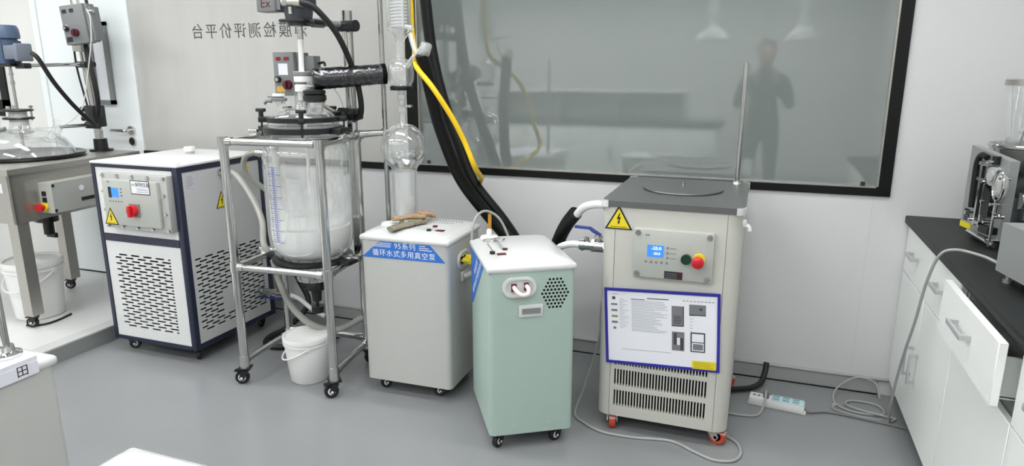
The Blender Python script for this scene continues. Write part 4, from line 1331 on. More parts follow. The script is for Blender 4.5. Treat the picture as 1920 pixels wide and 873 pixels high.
# framed notice, hung slightly askew
cen = V((-.314, Y0 - .001, .487))
ta = math.radians(2.9)
px = V((math.cos(ta), 0, math.sin(ta))); pz = V((-math.sin(ta) * .0 - .055, 0, 1)).normalized()
PWd, PHt = .228, .163
nt_ = root('wall_notice', 'white notice in a blue frame stuck on the tall grey chiller above its louvres', 'notice', tuple(cen))
b = MB()
for x0, x1, z0, z1 in ((-PWd, PWd, -PHt, -PHt + .011), (-PWd, PWd, PHt - .011, PHt), (-PWd, -PWd + .011, -PHt + .011, PHt - .011), (PWd - .011, PWd, -PHt + .011, PHt - .011)):
    quad(b, cen, px, pz, x0, x1, z0, z1, .008)
part(b, 'frame', m_bluef, nt_, 'thin blue frame')
b = MB(); quad(b, cen, px, pz, -PWd + .004, PWd - .004, -PHt + .004, PHt - .004, .004); sheet = part(b, 'sheet', m_paper, nt_)
c2 = cen + V((0, -.0042, 0))
random.seed(5)
b = MB()
for k in range(21):
    quad(b, c2, px, pz, -.118, -.118 + random.uniform(.09, .148), .113 - k * .0064, .1143 - k * .0064, .0004)
for k in range(16):
    quad(b, c2, px, pz, -.168, -.168 + random.uniform(.015, .04), .118 - k * .0082, .1192 - k * .0082, .0004)
quad(b, c2, px, pz, -.195, -.17, .137, .1385, .0004); quad(b, c2, px, pz, -.16, .04, -.098, -.0968, .0004)
for k in range(14):
    quad(b, c2, px, pz, .112, .112 + random.uniform(.01, .02), .105 - k * .013, .1062 - k * .013, .0004)
for k in range(9):
    quad(b, c2, px, pz, .085 + k * .014, .094 + k * .014, .125, .128, .0004)
part(b, 'text_lines', m_gink, sheet, stuff=True)
b = MB(); quad(b, c2, px, pz, -.055, .03, .125, .1285, .0004); quad(b, c2, px, pz, -.12, -.065, .119, .1215, .0004); part(b, 'heading', m_ink, sheet, stuff=True)
for x0, x1, z0, z1, mt in ((-.197, -.184, .115, .127, m_photod), (-.202, -.176, .09, .098, m_photo), (-.201, -.176, .064, .073, m_photo), (-.2, -.175, .038, .047, M('print_olive', (140, 140, 90), .5)), (-.2, -.175, .013, .022, m_photo), (-.194, -.182, -.013, -.003, m_photo)):
    b = MB(); quad(b, c2, px, pz, x0, x1, z0, z1, .0005); part(b, 'pictogram', mt, sheet)
b = MB(); quad(b, c2, px, pz, .042, .088, .02, .103, .0005); quad(b, c2, px, pz, .11, .174, .07, .113, .0005); quad(b, c2, px, pz, .043, .092, -.085, -.005, .0005)
each(b, 'photo_print', m_photo, sheet, 'grey equipment pictures')
b = MB(); quad(b, c2, px, pz, .116, .172, -.085, -.002, .0005)
quad(b, c2, px, pz, .042, .088, .018, .022, .0007); quad(b, c2, px, pz, .086, .09, .02, .103, .0007); quad(b, c2, px, pz, .11, .174, .068, .072, .0007)
quad(b, c2, px, pz, .05, .062, -.06, -.01, .0008); quad(b, c2, px, pz, .076, .088, -.082, -.03, .0008)
for k in range(6):
    quad(b, c2, px, pz, .05, .08, .03 + k * .006, .0325 + k * .006, .0008)
plate(b, c2, px, pz, [(.15, .09), (.16, .09), (.16, .1), (.15, .1)], .0008)
part(b, 'photo_dark', m_photod, sheet, stuff=True)
b = MB(); quad(b, c2, px, pz, .121, .167, -.042, -.008, .0009); quad(b, c2, px, pz, .121, .167, -.08, -.046, .0009); quad(b, c2, px, pz, .063, .075, -.06, -.03, .0009); part(b, 'photo_light', m_paper, sheet, stuff=True)
b = MB(); quad(b, c2, px, pz, .125, .164, -.076, -.05, .0012); part(b, 'photo_grille', m_photo, sheet)
b = MB(); quad(b, cen + V((0, -.008, 0)), px, pz, .123, .214, -.154, -.12, .0008); ys = part(b, 'yellow_sticker', m_yellow, nt_, 'yellow sticker in the lower right corner')
b = MB()
for k in range(4):
    quad(b, cen + V((0, -.0088, 0)), px, pz, .128, .205 - .012 * (k % 2), -.149 + k * .007, -.1477 + k * .007, .0004)
part(b, 'sticker_lines', M('olive_ink', (120, 112, 30), .6), ys, stuff=True)
# casters, inlet hose, valve
for x, y, rz in ((-.51, 2.665, -1.35), (-.085, 2.665, -.35), (-.075, 3.2, .3), (-.52, 3.2, 1.5)):
    caster(t, x, y, .07, rz, 'orange', wr=.036)
b = MB(); b.cyl((X0 + .005, 2.73, .957), (X0 - .012, 2.73, .957), .02, n=16); b.ring((X0 - .012, 2.73, .957), .021, .0035, n=20, m=8, axis='x'); part(b, 'inlet_stub', m_brush, t)
vy, vz = 2.74, .775
b = MB()
b.cyl((X0 + .004, vy, vz), (X0 - .012, vy, vz), .034, n=8); b.cyl((X0 - .012, vy, vz), (X0 - .055, vy, vz), .026, n=16); b.cyl((X0 - .055, vy, vz), (X0 - .066, vy, vz), .03, n=6); b.cyl((X0 - .066, vy, vz), (X0 - .12, vy, vz), .021, n=14); b.cyl((X0 - .1, vy, vz), (X0 - .112, vy, vz), .025, n=14)
b.cyl((X0 - .038, vy, vz + .015), (X0 - .038, vy, vz + .05), .013, n=12); b.cyl((X0 - .038, vy, vz + .035), (X0 - .038, vy, vz + .043), .02, n=6); b.cyl((X0 - .09, vy, vz + .018), (X0 - .09, vy, vz + .035), .01, n=10)
vv = part(b, 'ball_valve', m_steel, t)
b = MB(); b.prism([(X0 - .03, vy - .012, vz + .044), (X0 - .065, vy - .012, vz + .062), (X0 - .078, vy - .012, vz + .072), (X0 - .142, vy - .012, vz + .074), (X0 - .142, vy - .012, vz + .082), (X0 - .074, vy - .012, vz + .08), (X0 - .06, vy - .012, vz + .07), (X0 - .028, vy - .012, vz + .052)], (0, .024, 0)); part(b, 'lever', m_bhandle, vv, 'blue valve lever')
b = MB(); b.tube([(X0 - .118, vy, vz), (X0 - .16, vy + .005, vz - .002), (X0 - .22, vy + .02, vz - .03), (X0 - .26, vy + .05, vz - .1)], .0155, n=14, sub=5); part(b, 'outlet_hose', m_hosew, t)
b = MB(); b.tube([(X0 - .008, 2.73, .957), (X0 - .06, 2.735, .955), (X0 - .11, 2.75, .935), (X0 - .15, 2.78, .89)], .0175, n=14, sub=6); part(b, 'inlet_hose', m_hosew, t)
b = MB(); b.tube([(X1 - .002, 2.66, .93), (X1 + .018, 2.66, .925), (X1 + .024, 2.66, .908)], .008, n=10, sub=4); b.cyl((X1 - .004, 2.66, .94), (X1 + .01, 2.66, .94), .012, n=12); part(b, 'overflow_nozzle', m_white, t)

# ==================================================================== BIG HOSES
b = MB(); b.tube([(-1.475, 2.838, 1.572), (-1.468, 2.87, 1.493), (-1.462, 2.92, 1.35), (-1.446, 2.97, 1.208), (-1.395, 3.06, .98), (-1.29, 3.13, .80), (-1.14, 3.17, .62), (-1.03, 3.16, .50), (-.96, 3.08, .47), (-.90, 2.975, .585), (-.825, 2.88, .752), (-.775, 2.82, .838), (-.735, 2.785, .89), (-.722, 2.775, .905)], .0305, n=18)
thing(b, 'insulated_hose', m_foam, 'black foam sleeved hose from the condenser side arm to the tall chiller inlet', 'hose', (-1.0, 3.16, .4))
b = MB(); b.tube([(-1.70, 3.2, 2.3), (-1.645, 3.2, 1.95), (-1.606, 3.2, 1.608), (-1.55, 3.2, 1.367), (-1.464, 3.2, 1.132), (-1.385, 3.2, .94), (-1.23, 3.23, .74), (-1.08, 3.25, .52), (-.96, 3.19, .42), (-.88, 3.0, .46), (-.845, 2.85, .60), (-.832, 2.792, .672)], .0285, n=18)
thing(b, 'insulated_hose', m_foam, 'black foam sleeved hose coming down from the ceiling in front of the window', 'hose', (-1.1, 3.25, .4))
b = MB(); b.tube([(-1.60, 2.95, 2.3), (-1.577, 2.94, 1.84), (-1.572, 2.935, 1.69), (-1.556, 2.925, 1.60), (-1.538, 2.89, 1.562), (-1.492, 2.825, 1.512), (-1.405, 2.80, 1.428), (-1.330, 2.835, 1.297), (-1.285, 2.87, 1.184), (-1.245, 2.90, 1.06), (-1.29, 3.08, .985), (-1.37, 3.265, .93)], .0125, n=12)
thing(b, 'yellow_hose', m_yhose, 'thin yellow hose hanging beside the condenser along the black hoses', 'hose', (-1.3, 3.0, .9))

# ==================================================================== LEFT REACTOR ON STEEL TABLE
PZ = .082
t = root('steel_table_reactor', 'steel table with glass dome, blue motor and control box on the raised platform', 'reactor', (-4.1, 2.9, PZ))
TA = math.radians(6)
FRc = V((-3.745, 2.43, 0))
tu = V((-math.cos(TA), -math.sin(TA) * 0.6, 0)); tv = V((-math.sin(TA), math.cos(TA), 0))
tu = V((-1, -.03, 0)).normalized()
TW, TD, TZ = .78, .90, .99
def tp_(a, c, z):
    q = FRc + tu * a + tv * c
    return V((q.x, q.y, z))
b = MB(); b.prism([tp_(-.02, -.02, TZ - .03), tp_(TW, -.02, TZ - .03), tp_(TW, TD, TZ - .03), tp_(-.02, TD, TZ - .03)], (0, 0, .03)); part(b, 'table_top', m_brush, t, 'brushed steel table top')
b = MB()
b.prism([tp_(0, 0, TZ - .30), tp_(TW - .02, 0, TZ - .30), tp_(TW - .02, .02, TZ - .30), tp_(0, .02, TZ - .30)], (0, 0, .27))
b.prism([tp_(0, 0, TZ - .30), tp_(.02, 0, TZ - .30), tp_(.02, TD - .02, TZ - .30), tp_(0, TD - .02, TZ - .30)], (0, 0, .27))
part(b, 'apron', m_brush, t, 'steel apron under the table top')
for a, c in ((.005, .005), (TW - .07, .005), (.005, TD - .08), (.40, .60)):
    b = MB(); b.prism([tp_(a, c, PZ + .075), tp_(a + .07, c, PZ + .075), tp_(a + .07, c + .07, PZ + .075), tp_(a, c + .07, PZ + .075)], (0, 0, TZ - .03 - PZ - .075)); part(b, 'leg', m_brush, t, 'square steel leg')
    q = tp_(a + .035, c + .035, 0)
    caster(t, q.x, q.y, .077, 3.6, 'black')
# apron box
b = MB()
n_ = V((tv.y, -tv.x, 0))
def on_side(y0, y1, z0, z1, d0, d1):
    return [tp_(-d0, y0, z0), tp_(-d0, y1, z0), tp_(-d0, y1, z1), tp_(-d0, y0, z1)], n_ * (d1 - d0)
pp, ex = on_side(.16, .60, .725, .895, .0, .09); b.prism(pp, ex)
eb = part(b, 'electric_box', m_pbox, t, 'grey electric box on the apron')
b = MB()
for y_, z_ in ((.175, .88), (.175, .74), (.585, .88), (.585, .74)):
    q = tp_(-.09, y_, z_); b.cyl(q, q + n_ * .004, .009, n=10)
each(b, 'box_screw', m_steel, eb)
q = tp_(-.09, .36, .84); b = MB(); b.cyl(q, q + n_ * .003, .016, n=20); part(b, 'round_badge', m_paper, eb)
b = MB(); pp, ex = on_side(.35, .44, .765, .785, .09, .092); b.prism(pp, ex); part(b, 'rating_plate', m_ink, eb)
b = MB(); f_ = tp_(-.03, .16, .76); d_ = -tv; b.cyl(f_, f_ + d_ * .012, .024, n=18); part(b, 'stop_collar', m_yellow, eb)
b = MB(); b.cyl(f_ + d_ * .012, f_ + d_ * .03, .012, n=12); b.cyl(f_ + d_ * .026, f_ + d_ * .045, .022, n=18); part(b, 'stop_button', m_red, eb, 'red emergency stop button')
b = MB()
for z_ in (.80, .835):
    f_ = tp_(-.035, .16, z_); b.box(-.012, .012, -.004, .004, -.013, .013, mat=Matrix.Translation(f_) @ Matrix.Rotation(TA, 4, 'Z'))
each(b, 'toggle_switch', m_blackp, eb)
b = MB(); pp = [tp_(.06, -.001, .86), tp_(.16, -.001, .86), tp_(.16, -.001, .91), tp_(.06, -.001, .91)]; b.prism(pp, (0, -.002, 0)); part(b, 'apron_sticker', m_paper, t); b = text_mb('仪器', .03, tp_(.11, -.0032, .885), (1, 0, 0), FZ, .0006); part(b, 'apron_lettering', m_ink, t)
# dish and dome
DC = tp_(.415, .43, 0)
b = MB(); b.lathe([(0, TZ), (.29, TZ), (.315, TZ + .006), (.325, TZ + .022), (.318, TZ + .026), (.30, TZ + .016), (.0, TZ + .012)], DC, n=64); part(b, 'bath_rim', m_dglass, t, 'black round bath rim')
b = MB(); b.lathe([(.27, TZ + .02), (.26, TZ + .05), (.225, TZ + .105), (.16, TZ + .15), (.10, TZ + .165), (.06, TZ + .17), (.05, TZ + .20), (.052, TZ + .215)], DC, n=56); gl = part(b, 'glass_dome', m_glass, t, 'clear glass dome lid')
b = MB()
for a, rr_ in ((3.2, .16), (3.9, .17), (4.7, .13), (2.4, .16), (.6, .17)):
    mtx = Matrix.Translation(V(DC) + V((rr_ * math.cos(a), rr_ * math.sin(a), TZ + .12))) @ Matrix.Rotation(a, 4, 'Z') @ Matrix.Rotation(.5, 4, 'Y')
    b.lathe([(.034, 0), (.028, .02), (.028, .075), (.038, .09), (.038, .1)], n=22, mat=mtx)
each(b, 'dome_neck', m_glass, gl, 'glass necks on the dome')
b = MB(); b.box(DC.x + .12, DC.x + .16, DC.y - .1, DC.y - .06, TZ + .03, TZ + .075, r=.004); b.sphere((DC.x - .08, DC.y - .1, TZ + .165), .02, 12, (1.4, 1, .6)); b.tube([(DC.x - .1, DC.y - .12, TZ + .11), (DC.x - .05, DC.y - .14, TZ + .155), (DC.x + .02, DC.y - .1, TZ + .18)], .012, sub=4)
part(b, 'dome_fitting', m_dgrey, t)
for z in (TZ + .228, TZ + .275):
    b = MB(); b.lathe([(.03, z), (.08, z), (.083, z + .006), (.08, z + .012), (.03, z + .012), (.03, z)], DC, n=36); part(b, 'neck_flange', m_blackp, t)
b = MB(); b.lathe([(0, TZ + .19), (.05, TZ + .19), (.05, TZ + .228), (.046, TZ + .24), (.046, TZ + .276), (0, TZ + .276)], DC, n=28); part(b, 'seal_body', m_ptfe, t)
b = MB()
for a in (2.8, 5.0, .8):
    b = MB(); x, y = DC.x + .068 * math.cos(a), DC.y + .068 * math.sin(a); b.cyl((x, y, TZ + .22), (x, y, TZ + .305), .005, n=8); b.box(x - .014, x + .014, y - .004, y + .004, TZ + .295, TZ + .308)
    part(b, 'wing_nut', m_steel, t)
# tilted shaft, motor, pole
lean = V((0, 0, 1))
def col(z, dx=0, dy=0):
    return V((DC.x + dx + lean.x * (z - TZ - .2), DC.y + dy, z))
b = MB(); b.cyl(col(TZ + .03), col(1.43), .0095, n=12); part(b, 'shaft', m_steel, t)
mz = 1.525
b = MB(); b.cyl(col(1.475), col(1.49), .013, n=12); b.cyl(col(1.44), col(1.475), .009, n=10); b.cyl(col(1.42), col(1.445), .013, n=12); b.cyl(col(1.49), col(1.53), .010, n=10)
part(b, 'coupling', m_steel, t)
c_ = V((DC.x - .02, DC.y, mz))
b = MB(); b.box(c_.x - .085, c_.x + .11, c_.y - .06, c_.y + .06, mz, mz + .017, r=.005); b.box(c_.x + .09, c_.x + .175, c_.y - .022, c_.y + .022, mz - .012, mz + .02, r=.006); part(b, 'motor_bracket', m_blackp, t)
b = MB()
b.cyl((c_.x, c_.y, mz + .017), (c_.x, c_.y, mz + .05), .072, .078, n=32); b.cyl((c_.x, c_.y, mz + .05), (c_.x, c_.y, mz + .15), .074, n=32)
for k in range(24):
    a = 2 * PI * k / 24
    m = Matrix.Translation((c_.x, c_.y, 0)) @ Matrix.Rotation(a, 4, 'Z'); b.box(.07, .085, -.0025, .0025, mz + .055, mz + .147, mat=m)
b.cyl((c_.x, c_.y, mz + .15), (c_.x, c_.y, mz + .16), .07, n=32); b.lathe([(.0, mz + .16), (.086, mz + .161), (.087, mz + .175), (.084, mz + .215), (.074, mz + .235), (0, mz + .238)], (c_.x, c_.y, 0), n=36)
part(b, 'motor', m_motorb, t, 'blue finned stirrer motor')
b = MB(); b.box(c_.x + .07, c_.x + .17, c_.y - .06, c_.y + .02, mz + .04, mz + .12, r=.008); b.box(c_.x + .165, c_.x + .195, c_.y - .068, c_.y + .028, mz + .03, mz + .13, r=.008); part(b, 'terminal_box', M('blue_grey_paint', (112, 120, 132), .45), t)
PB = V((-4.063, 3.25, TZ)); PT = V((-4.115, 3.25, 1.95))
pd = (PT - PB).normalized()
def pp_(z):
    return PB + pd * ((z - PB.z) / pd.z)
b = MB(); b.cyl(PB, PT, .026, n=22); part(b, 'support_pole', m_steel, t)
b = MB(); b.lathe([(0, TZ), (.07, TZ), (.07, TZ + .012), (.042, TZ + .014), (.04, TZ + .08), (0, TZ + .08)], (PB.x, PB.y, 0), n=32); part(b, 'pole_socket', m_blackp, t)
b = MB(); q = pp_(1.21); b.box(q.x - .042, q.x + .042, q.y - .045, q.y + .045, 1.145, 1.285, r=.01)
for z_ in (1.20, 1.26):
    b.cyl((q.x - .035, q.y - .03, z_), (q.x - .068, q.y - .04, z_), .016, n=14)
b.cyl((q.x - .05, q.y - .03, 1.158), (q.x + .052, q.y - .03, 1.158), .022, n=18)
part(b, 'pole_clamp', m_blackp, t)
b = MB(); q = pp_(1.54); b.box(q.x - .042, q.x + .042, q.y - .042, q.y + .042, 1.522, 1.56, r=.012); b.cyl((q.x - .045, q.y - .03, 1.54), (q.x + .045, q.y - .03, 1.54), .02, n=16); part(b, 'arm_clamp', m_blackp, t)
b = MB(); b.cyl((c_.x + .14, c_.y, mz + .006), (q.x, q.y - .03, 1.541), .0115, n=14); part(b, 'motor_arm', m_steel, t)
b = MB(); q = pp_(1.158); b.cyl((q.x - .04, q.y - .03, 1.158), (DC.x + .13, DC.y + .16, 1.165), .0115, n=14); part(b, 'lid_arm', m_steel, t)
# control box on pole
mtx = Matrix.Translation((-3.962, 3.165, 1.774)) @ Matrix.Rotation(math.radians(6), 4, 'Z') @ Matrix.Rotation(-.085, 4, 'Y') @ Matrix.Diagonal((.83, .83, .83, 1))
b = MB(); b.box(-.135, .075, -.055, .02, -.135, .145, r=.01, mat=mtx); b.box(.075, .10, -.04, .03, -.13, .14, r=.006, mat=mtx); b.box(.1, .118, -.03, .05, -.12, .12, r=.006, mat=mtx)
cbx = part(b, 'speed_controller', m_dgrey, t, 'grey speed controller on the pole')
def fpart(nm, mt, fn, label=None):
    b = MB(); fn(b); b.xform(mtx); part(b, nm, mt, cbx, label)
fpart('display', m_ink, lambda b: (b.box(-.112, -.075, -.058, -.054, .09, .115)))
fpart('display', m_ink, lambda b: (b.box(-.045, -.01, -.058, -.054, .09, .115)))
fpart('speed_knob', m_blackp, lambda b: (b.cyl((-.098, -.055, -.015), (-.098, -.075, -.015), .017, n=16)))
fpart('knob_ring', m_chrome, lambda b: (b.cyl((-.098, -.0555, -.015), (-.098, -.06, -.015), .025, n=18)))
fpart('knob_cap', m_chrome, lambda b: (b.cyl((-.098, -.075, -.015), (-.098, -.078, -.015), .01, n=14)))
fpart('rotary_switch', m_dred, lambda b: (b.cyl((-.02, -.055, -.055), (-.02, -.08, -.055), .027, n=18), b.box(-.027, -.013, -.088, -.078, -.08, -.03, r=.003)), 'dark red rotary switch')
fpart('badge', m_ink, lambda b: (b.box(-.115, -.065, -.057, -.054, -.115, -.08)))
fpart('gland', m_steel, lambda b: (b.cyl((.105, -.025, .085), (.135, -.025, .085), .014, n=12)))
fpart('gland', m_blackp, lambda b: (b.cyl((.08, -.01, .18), (.08, -.01, .135), .011, n=10)))
b = MB(); b.box(-4.135, -4.05, 3.20, 3.28, 1.62, 1.672, r=.006); part(b, 'controller_bracket', m_brush, t)
b = MB(); b.tube([(-3.94, 2.80, 1.60), (-3.905, 2.81, 1.565), (-3.91, 2.88, 1.44), (-3.93, 2.98, 1.32), (-3.95, 3.08, 1.225), (-3.99, 3.17, 1.17), (-4.03, 3.21, 1.165)], .0125, n=12); part(b, 'motor_cable', m_rubber, t, 'thick black motor cable')
b = MB(); b.tube([(-4.01, 3.20, 1.665), (-3.985, 3.19, 1.55), (-3.965, 3.19, 1.40), (-3.975, 3.2, 1.29), (-4.01, 3.22, 1.22)], .0155, n=12); part(b, 'controller_cable', m_rubber, t)
b = MB(); b.tube([(-4.13, 3.21, 1.66), (-4.125, 3.21, 1.50), (-4.09, 3.215, 1.28)], .006, n=8); part(b, 'thin_cable', m_rubber, t)
b = MB(); b.tube([(-3.835, 3.10, 1.86), (-3.805, 3.09, 1.80), (-3.825, 3.09, 1.67), (-3.92, 3.11, 1.47), (-3.99, 3.10, 1.28), (-4.02, 3.02, 1.19), (-4.08, 2.95, 1.165), (-4.15, 2.90, 1.165)], .0032, n=6); part(b, 'sensor_wire', m_wire, t)
# drain valve under the table
q = tp_(.3, .42, 0)
b = MB(); b.cyl((q.x, q.y, .70), (q.x, q.y, .64), .04, n=20); b.cyl((q.x, q.y, .645), (q.x, q.y, .60), .06, n=20); b.cyl((q.x, q.y, .60), (q.x, q.y, .52), .03, n=16); b.box(q.x - .02, q.x + .06, q.y - .01, q.y + .01, .50, .53, r=.004); part(b, 'drain_valve', m_blackp, t, 'black drain valve under the table')
b = MB(); b.cyl((q.x - .09, q.y - .02, .61), (q.x - .02, q.y, .68), .03, n=16); part(b, 'drain_elbow', m_alu, t)
b = MB(); b.tube([(-3.85, 2.455, PZ + .006), (-3.775, 2.50, PZ + .006), (-3.765, 2.58, PZ + .006), (-3.79, 2.68, PZ + .006)], .006, n=8); thing(b, 'black_arc', m_rubber, 'thin black arc lying on the platform beside the larger bucket', 'cable', (-3.7, 2.7, PZ))  # black arc curving round the foot of the bucket

# ==================================================================== CABINETS AND COUNTER
CXF = .657
def handle_h(parent, y, z, x, L=.12):
    b = MB(); d = .032
    b.box(x - d, x - d + .008, y - L / 2, y + L / 2, z - .008, z + .008, r=.002)
    for s in (-1, 1):
        b.box(x - d + .004, x, y + s * (L / 2 - .008) - .006, y + s * (L / 2 - .008) + .006, z - .007, z + .007)
    return part(b, 'handle', m_satin, parent, 'brushed metal bar handle')
def handle_v(parent, y, z, x, L=.13):
    b = MB(); d = .032
    b.box(x - d, x - d + .008, y - .006, y + .006, z - L / 2, z + L / 2, r=.002)
    for s in (-1, 1):
        b.box(x - d + .004, x, y - .005, y + .005, z + s * (L / 2 - .008) - .005, z + s * (L / 2 - .008) + .005)
    return part(b, 'handle', m_satin, parent, 'brushed metal bar handle')
def cabinet(y0, y1, label, doors, drawers, open_i=None):
    t = root('base_cabinet', label, 'cabinet', (1.02, (y0 + y1) / 2, 0))
    b = MB()
    e = .002
    b.box(CXF + .02, 1.39, y0 + e, y0 + .018, .09, .838); b.box(CXF + .02, 1.39, y1 - .018, y1 - e, .09, .838)
    b.box(CXF + .02, 1.39, y0 + e, y1 - e, .09, .108); b.box(1.37, 1.39, y0 + e, y1 - e, .09, .838); b.box(CXF + .02, 1.39, y0 + e, y1 - e, .60, .615)
    part(b, 'carcass', m_cabin, t)
    b = MB(); b.box(CXF + .05, 1.38, y0 + e, y1 - e, 0, .09); part(b, 'plinth', m_dgrey, t)
    for a, c, hs in doors:
        b = MB(); b.box(CXF, CXF + .019, a + .0015, c - .0015, .092, .621, r=.0015, seg=1); d = part(b, 'door', m_cab, t)
        if hs:
            handle_v(d, hs, .345, CXF)
    for i, (a, c) in enumerate(drawers):
        dx = -.052 if i == open_i else 0
        b = MB()
        if dx:
            b.box(CXF + dx, CXF + dx + .021, a + .0015, c - .0015, .665, .838, r=.0015, seg=1)
        else:
            b.box(CXF + dx, CXF + dx + .019, a + .0015, c - .0015, .626, .838, r=.0015, seg=1)
        d = part(b, 'drawer', m_cab, t, 'drawer pulled slightly out' if dx else None)
        handle_h(d, (a + c) / 2 + .005, .765 if dx else .738, CXF + dx, .15 if dx else .12)
        b = MB(); x0 = CXF + dx + .02
        b.box(x0, 1.3 + dx, a + .03, a + .042, .68, .79); b.box(x0, 1.3 + dx, c - .042, c - .03, .68, .79); b.box(x0, 1.3 + dx, a + .03, c - .03, .675, .683)
        part(b, 'drawer_box', m_cabin, d)
    return t
cabinet(2.478, 3.375, 'white double door cabinet with two closed drawers against the back wall', [(2.93, 3.375, 2.975), (2.478, 2.93, 2.885)], [(2.93, 3.375), (2.478, 2.93)])
cabinet(1.905, 2.474, 'white cabinet whose top drawer is pulled out', [(1.905, 2.474, None)], [(1.905, 2.474)], 0)
cabinet(1.1, 1.901, 'white cabinet past the pulled out drawer, farthest from the back wall', [(1.5, 1.901, None), (1.1, 1.5, None)], [(1.5, 1.901), (1.1, 1.5)])
b = MB(); b.box(.638, 1.415, 1.08, 3.377, .84, .874, r=.005)
thing(b, 'worktop', m_counter, 'matt black worktop running over the white cabinets', 'worktop', (1.02, 2.2, .84))

# ==================================================================== MACHINES ON THE WORKTOP
CT = .874
t = root('coating_machine', 'grey machine with open side mechanism and steel drum at the back of the worktop', 'machine', (.95, 2.95, CT))
P0, P1 = V((.772, 3.065, 0)), V((.832, 2.812, 0))
sd = (P1 - P0).normalized(); sn = V((sd.y, -sd.x, 0))
if sn.x > 0: sn = -sn
up = V((0, 0, 1))
Lp = (P1 - P0).length
def sp(a, z, d=0):
    q = P0 + sd * a + sn * d
    return V((q.x, q.y, z))
H0, H1 = .905, 1.222
b = MB(); b.prism([sp(0, H0), sp(Lp, H0), sp(Lp, H1 - .03), sp(0, H1)], -sn * .03); part(b, 'side_plate', M('machine_grey', (158, 162, 162), .4, metal=.3), t, 'grey side plate')
b = MB(); b.prism([sp(.0, H0, -.03), sp(Lp, H0, -.03), sp(Lp, H0 + .16, -.03), sp(0, H0 + .16, -.03)], -sn * .28); part(b, 'housing', m_motorg, t)
b = MB()
for a, c in ((.03, .05), (Lp - .03, .05), (.03, .26), (Lp - .03, .26)):
    q = sp(a, CT, -c); b.cyl(q, (q.x, q.y, H0), .018, .014, n=14)
each(b, 'foot', m_rubber, t)
b = MB()
for a in (.125, .16):
    b.prism([sp(a, H0 + .03, .012), sp(a + .01, H0 + .03, .012), sp(a + .01, H1 - .05, .012), sp(a, H1 - .045, .012)], sn * .012)
for z_ in (H0 + .04, H0 + .2, H1 - .06):
    b.prism([sp(.12, z_, 0), sp(.175, z_, 0), sp(.175, z_ + .012, 0), sp(.12, z_ + .012, 0)], sn * .03)
each(b, 'guide_rail', m_steel, t)
b = MB(); b.prism([sp(.137, H0 + .06, .005), sp(.158, H0 + .06, .005), sp(.158, H1 - .07, .005), sp(.137, H1 - .06, .005)], sn * .012); b.prism([sp(.175, H0 + .08, .0), sp(.225, H0 + .08, .0), sp(.225, H0 + .17, .0), sp(.175, H0 + .19, .0)], sn * .03); b.prism([sp(.19, H0 + .02, 0), sp(.25, H0 + .02, 0), sp(.25, H0 + .045, 0), sp(.19, H0 + .045, 0)], sn * .035)
b.cyl(sp(.19, H1 - .05, .01), sp(.19, H1 - .02, .01), .013, n=12)
part(b, 'carriage', m_blackp, t)
b = MB(); b.cyl(sp(.195, H0 + .225, .0), sp(.195, H0 + .225, .022), .034, n=28); b.cyl(sp(.195, H0 + .225, .022), sp(.195, H0 + .225, .028), .02, n=20); part(b, 'pulley', M('pale_grey_plastic', (176, 180, 178), .4), t)
b = MB(); b.sphere(sp(.262, H0 + .2, .02), .045, 22, (.5, .5, 1.0)); part(b, 'lens', m_glassm, t)
b = MB(); m = Matrix.Translation(sp(.262, H0 + .2, .02)); ringpts = [sp(.262 + .03 * math.cos(2 * PI * i / 28), H0 + .2 + .055 * math.sin(2 * PI * i / 28), .03) for i in range(28)]; b.tube(ringpts, .005, n=8, sub=1, closed=True); b.cyl(sp(.262, H0 - .02, .03), sp(.262, H0 + .15, .03), .005, n=10)
part(b, 'lens_ring', m_chrome, t)
b = MB(); b.tube([sp(.15, H1 - .03, .02), sp(.115, H1 - .025, .022), sp(.09, H1 - .06, .02), sp(.085, H0 + .15, .016), sp(.085, H0 + .09, .014)], .011, n=10); b.prism([sp(.09, H0 + .09, 0), sp(.125, H0 + .09, 0), sp(.125, H0 + .1, 0), sp(.09, H0 + .1, 0)], sn * .012); part(b, 'air_hose', m_rubber, t)
b = MB()
for a, z_ in ((.14, H1 - .05), (.165, H0 + .2), (.18, H0 + .13), (.24, H0 + .13), (.27, H0 + .09), (.27, H1 - .09), (.12, H0 + .05), (.215, H0 + .06), (.25, H0 - .0), (.09, H0 + .07), (.19, H1 - .04)):
    b.cyl(sp(a, z_, 0), sp(a, z_, .036), .006, n=10)
b.cyl(sp(.23, H0 + .1, .02), sp(.29, H0 + .1, .02), .004, n=8); b.cyl(sp(.1, H0 + .0, .02), sp(.275, H0 - .014, .02), .009, n=10)
b.cyl(sp(.12, H0 + .002, .015), sp(.27, H0 - .012, .015), .006, n=8)
each(b, 'bolt', m_steel, t)
b = MB(); b.prism([sp(.02, H0 + .03, .0), sp(.055, H0 + .03, .0), sp(.055, H0 + .075, .0), sp(.02, H0 + .075, .0)], sn * .0015); part(b, 'rating_plate', m_ink, t)
b = MB()
for k in range(4):
    b.prism([sp(.024, H0 + .037 + k * .009, .0015), sp(.05, H0 + .037 + k * .009, .0015), sp(.05, H0 + .040 + k * .009, .0015), sp(.024, H0 + .040 + k * .009, .0015)], sn * .0006)
part(b, 'plate_lines', m_gink, t, stuff=True)
b = MB(); b.prism([sp(0, H0 - .0, .0), sp(.075, H0 - .0, .0), sp(.075, H0 + .022, .0), sp(0, H0 + .022, .0)], sn * .0015); part(b, 'yellow_sticker', m_yellow, t, 'yellow sticker at the lower edge')
q = sp(Lp + .012, H0 + .15, -.05)
b = MB(); b.cyl(q, q - sn * .012, .07, .078, n=40); b.cyl(q - sn * .012, q - sn * .06, .078, n=40); b.cyl(q + sn * .012, q, .03, n=24); part(b, 'drum', m_steel, t, 'polished steel drum')
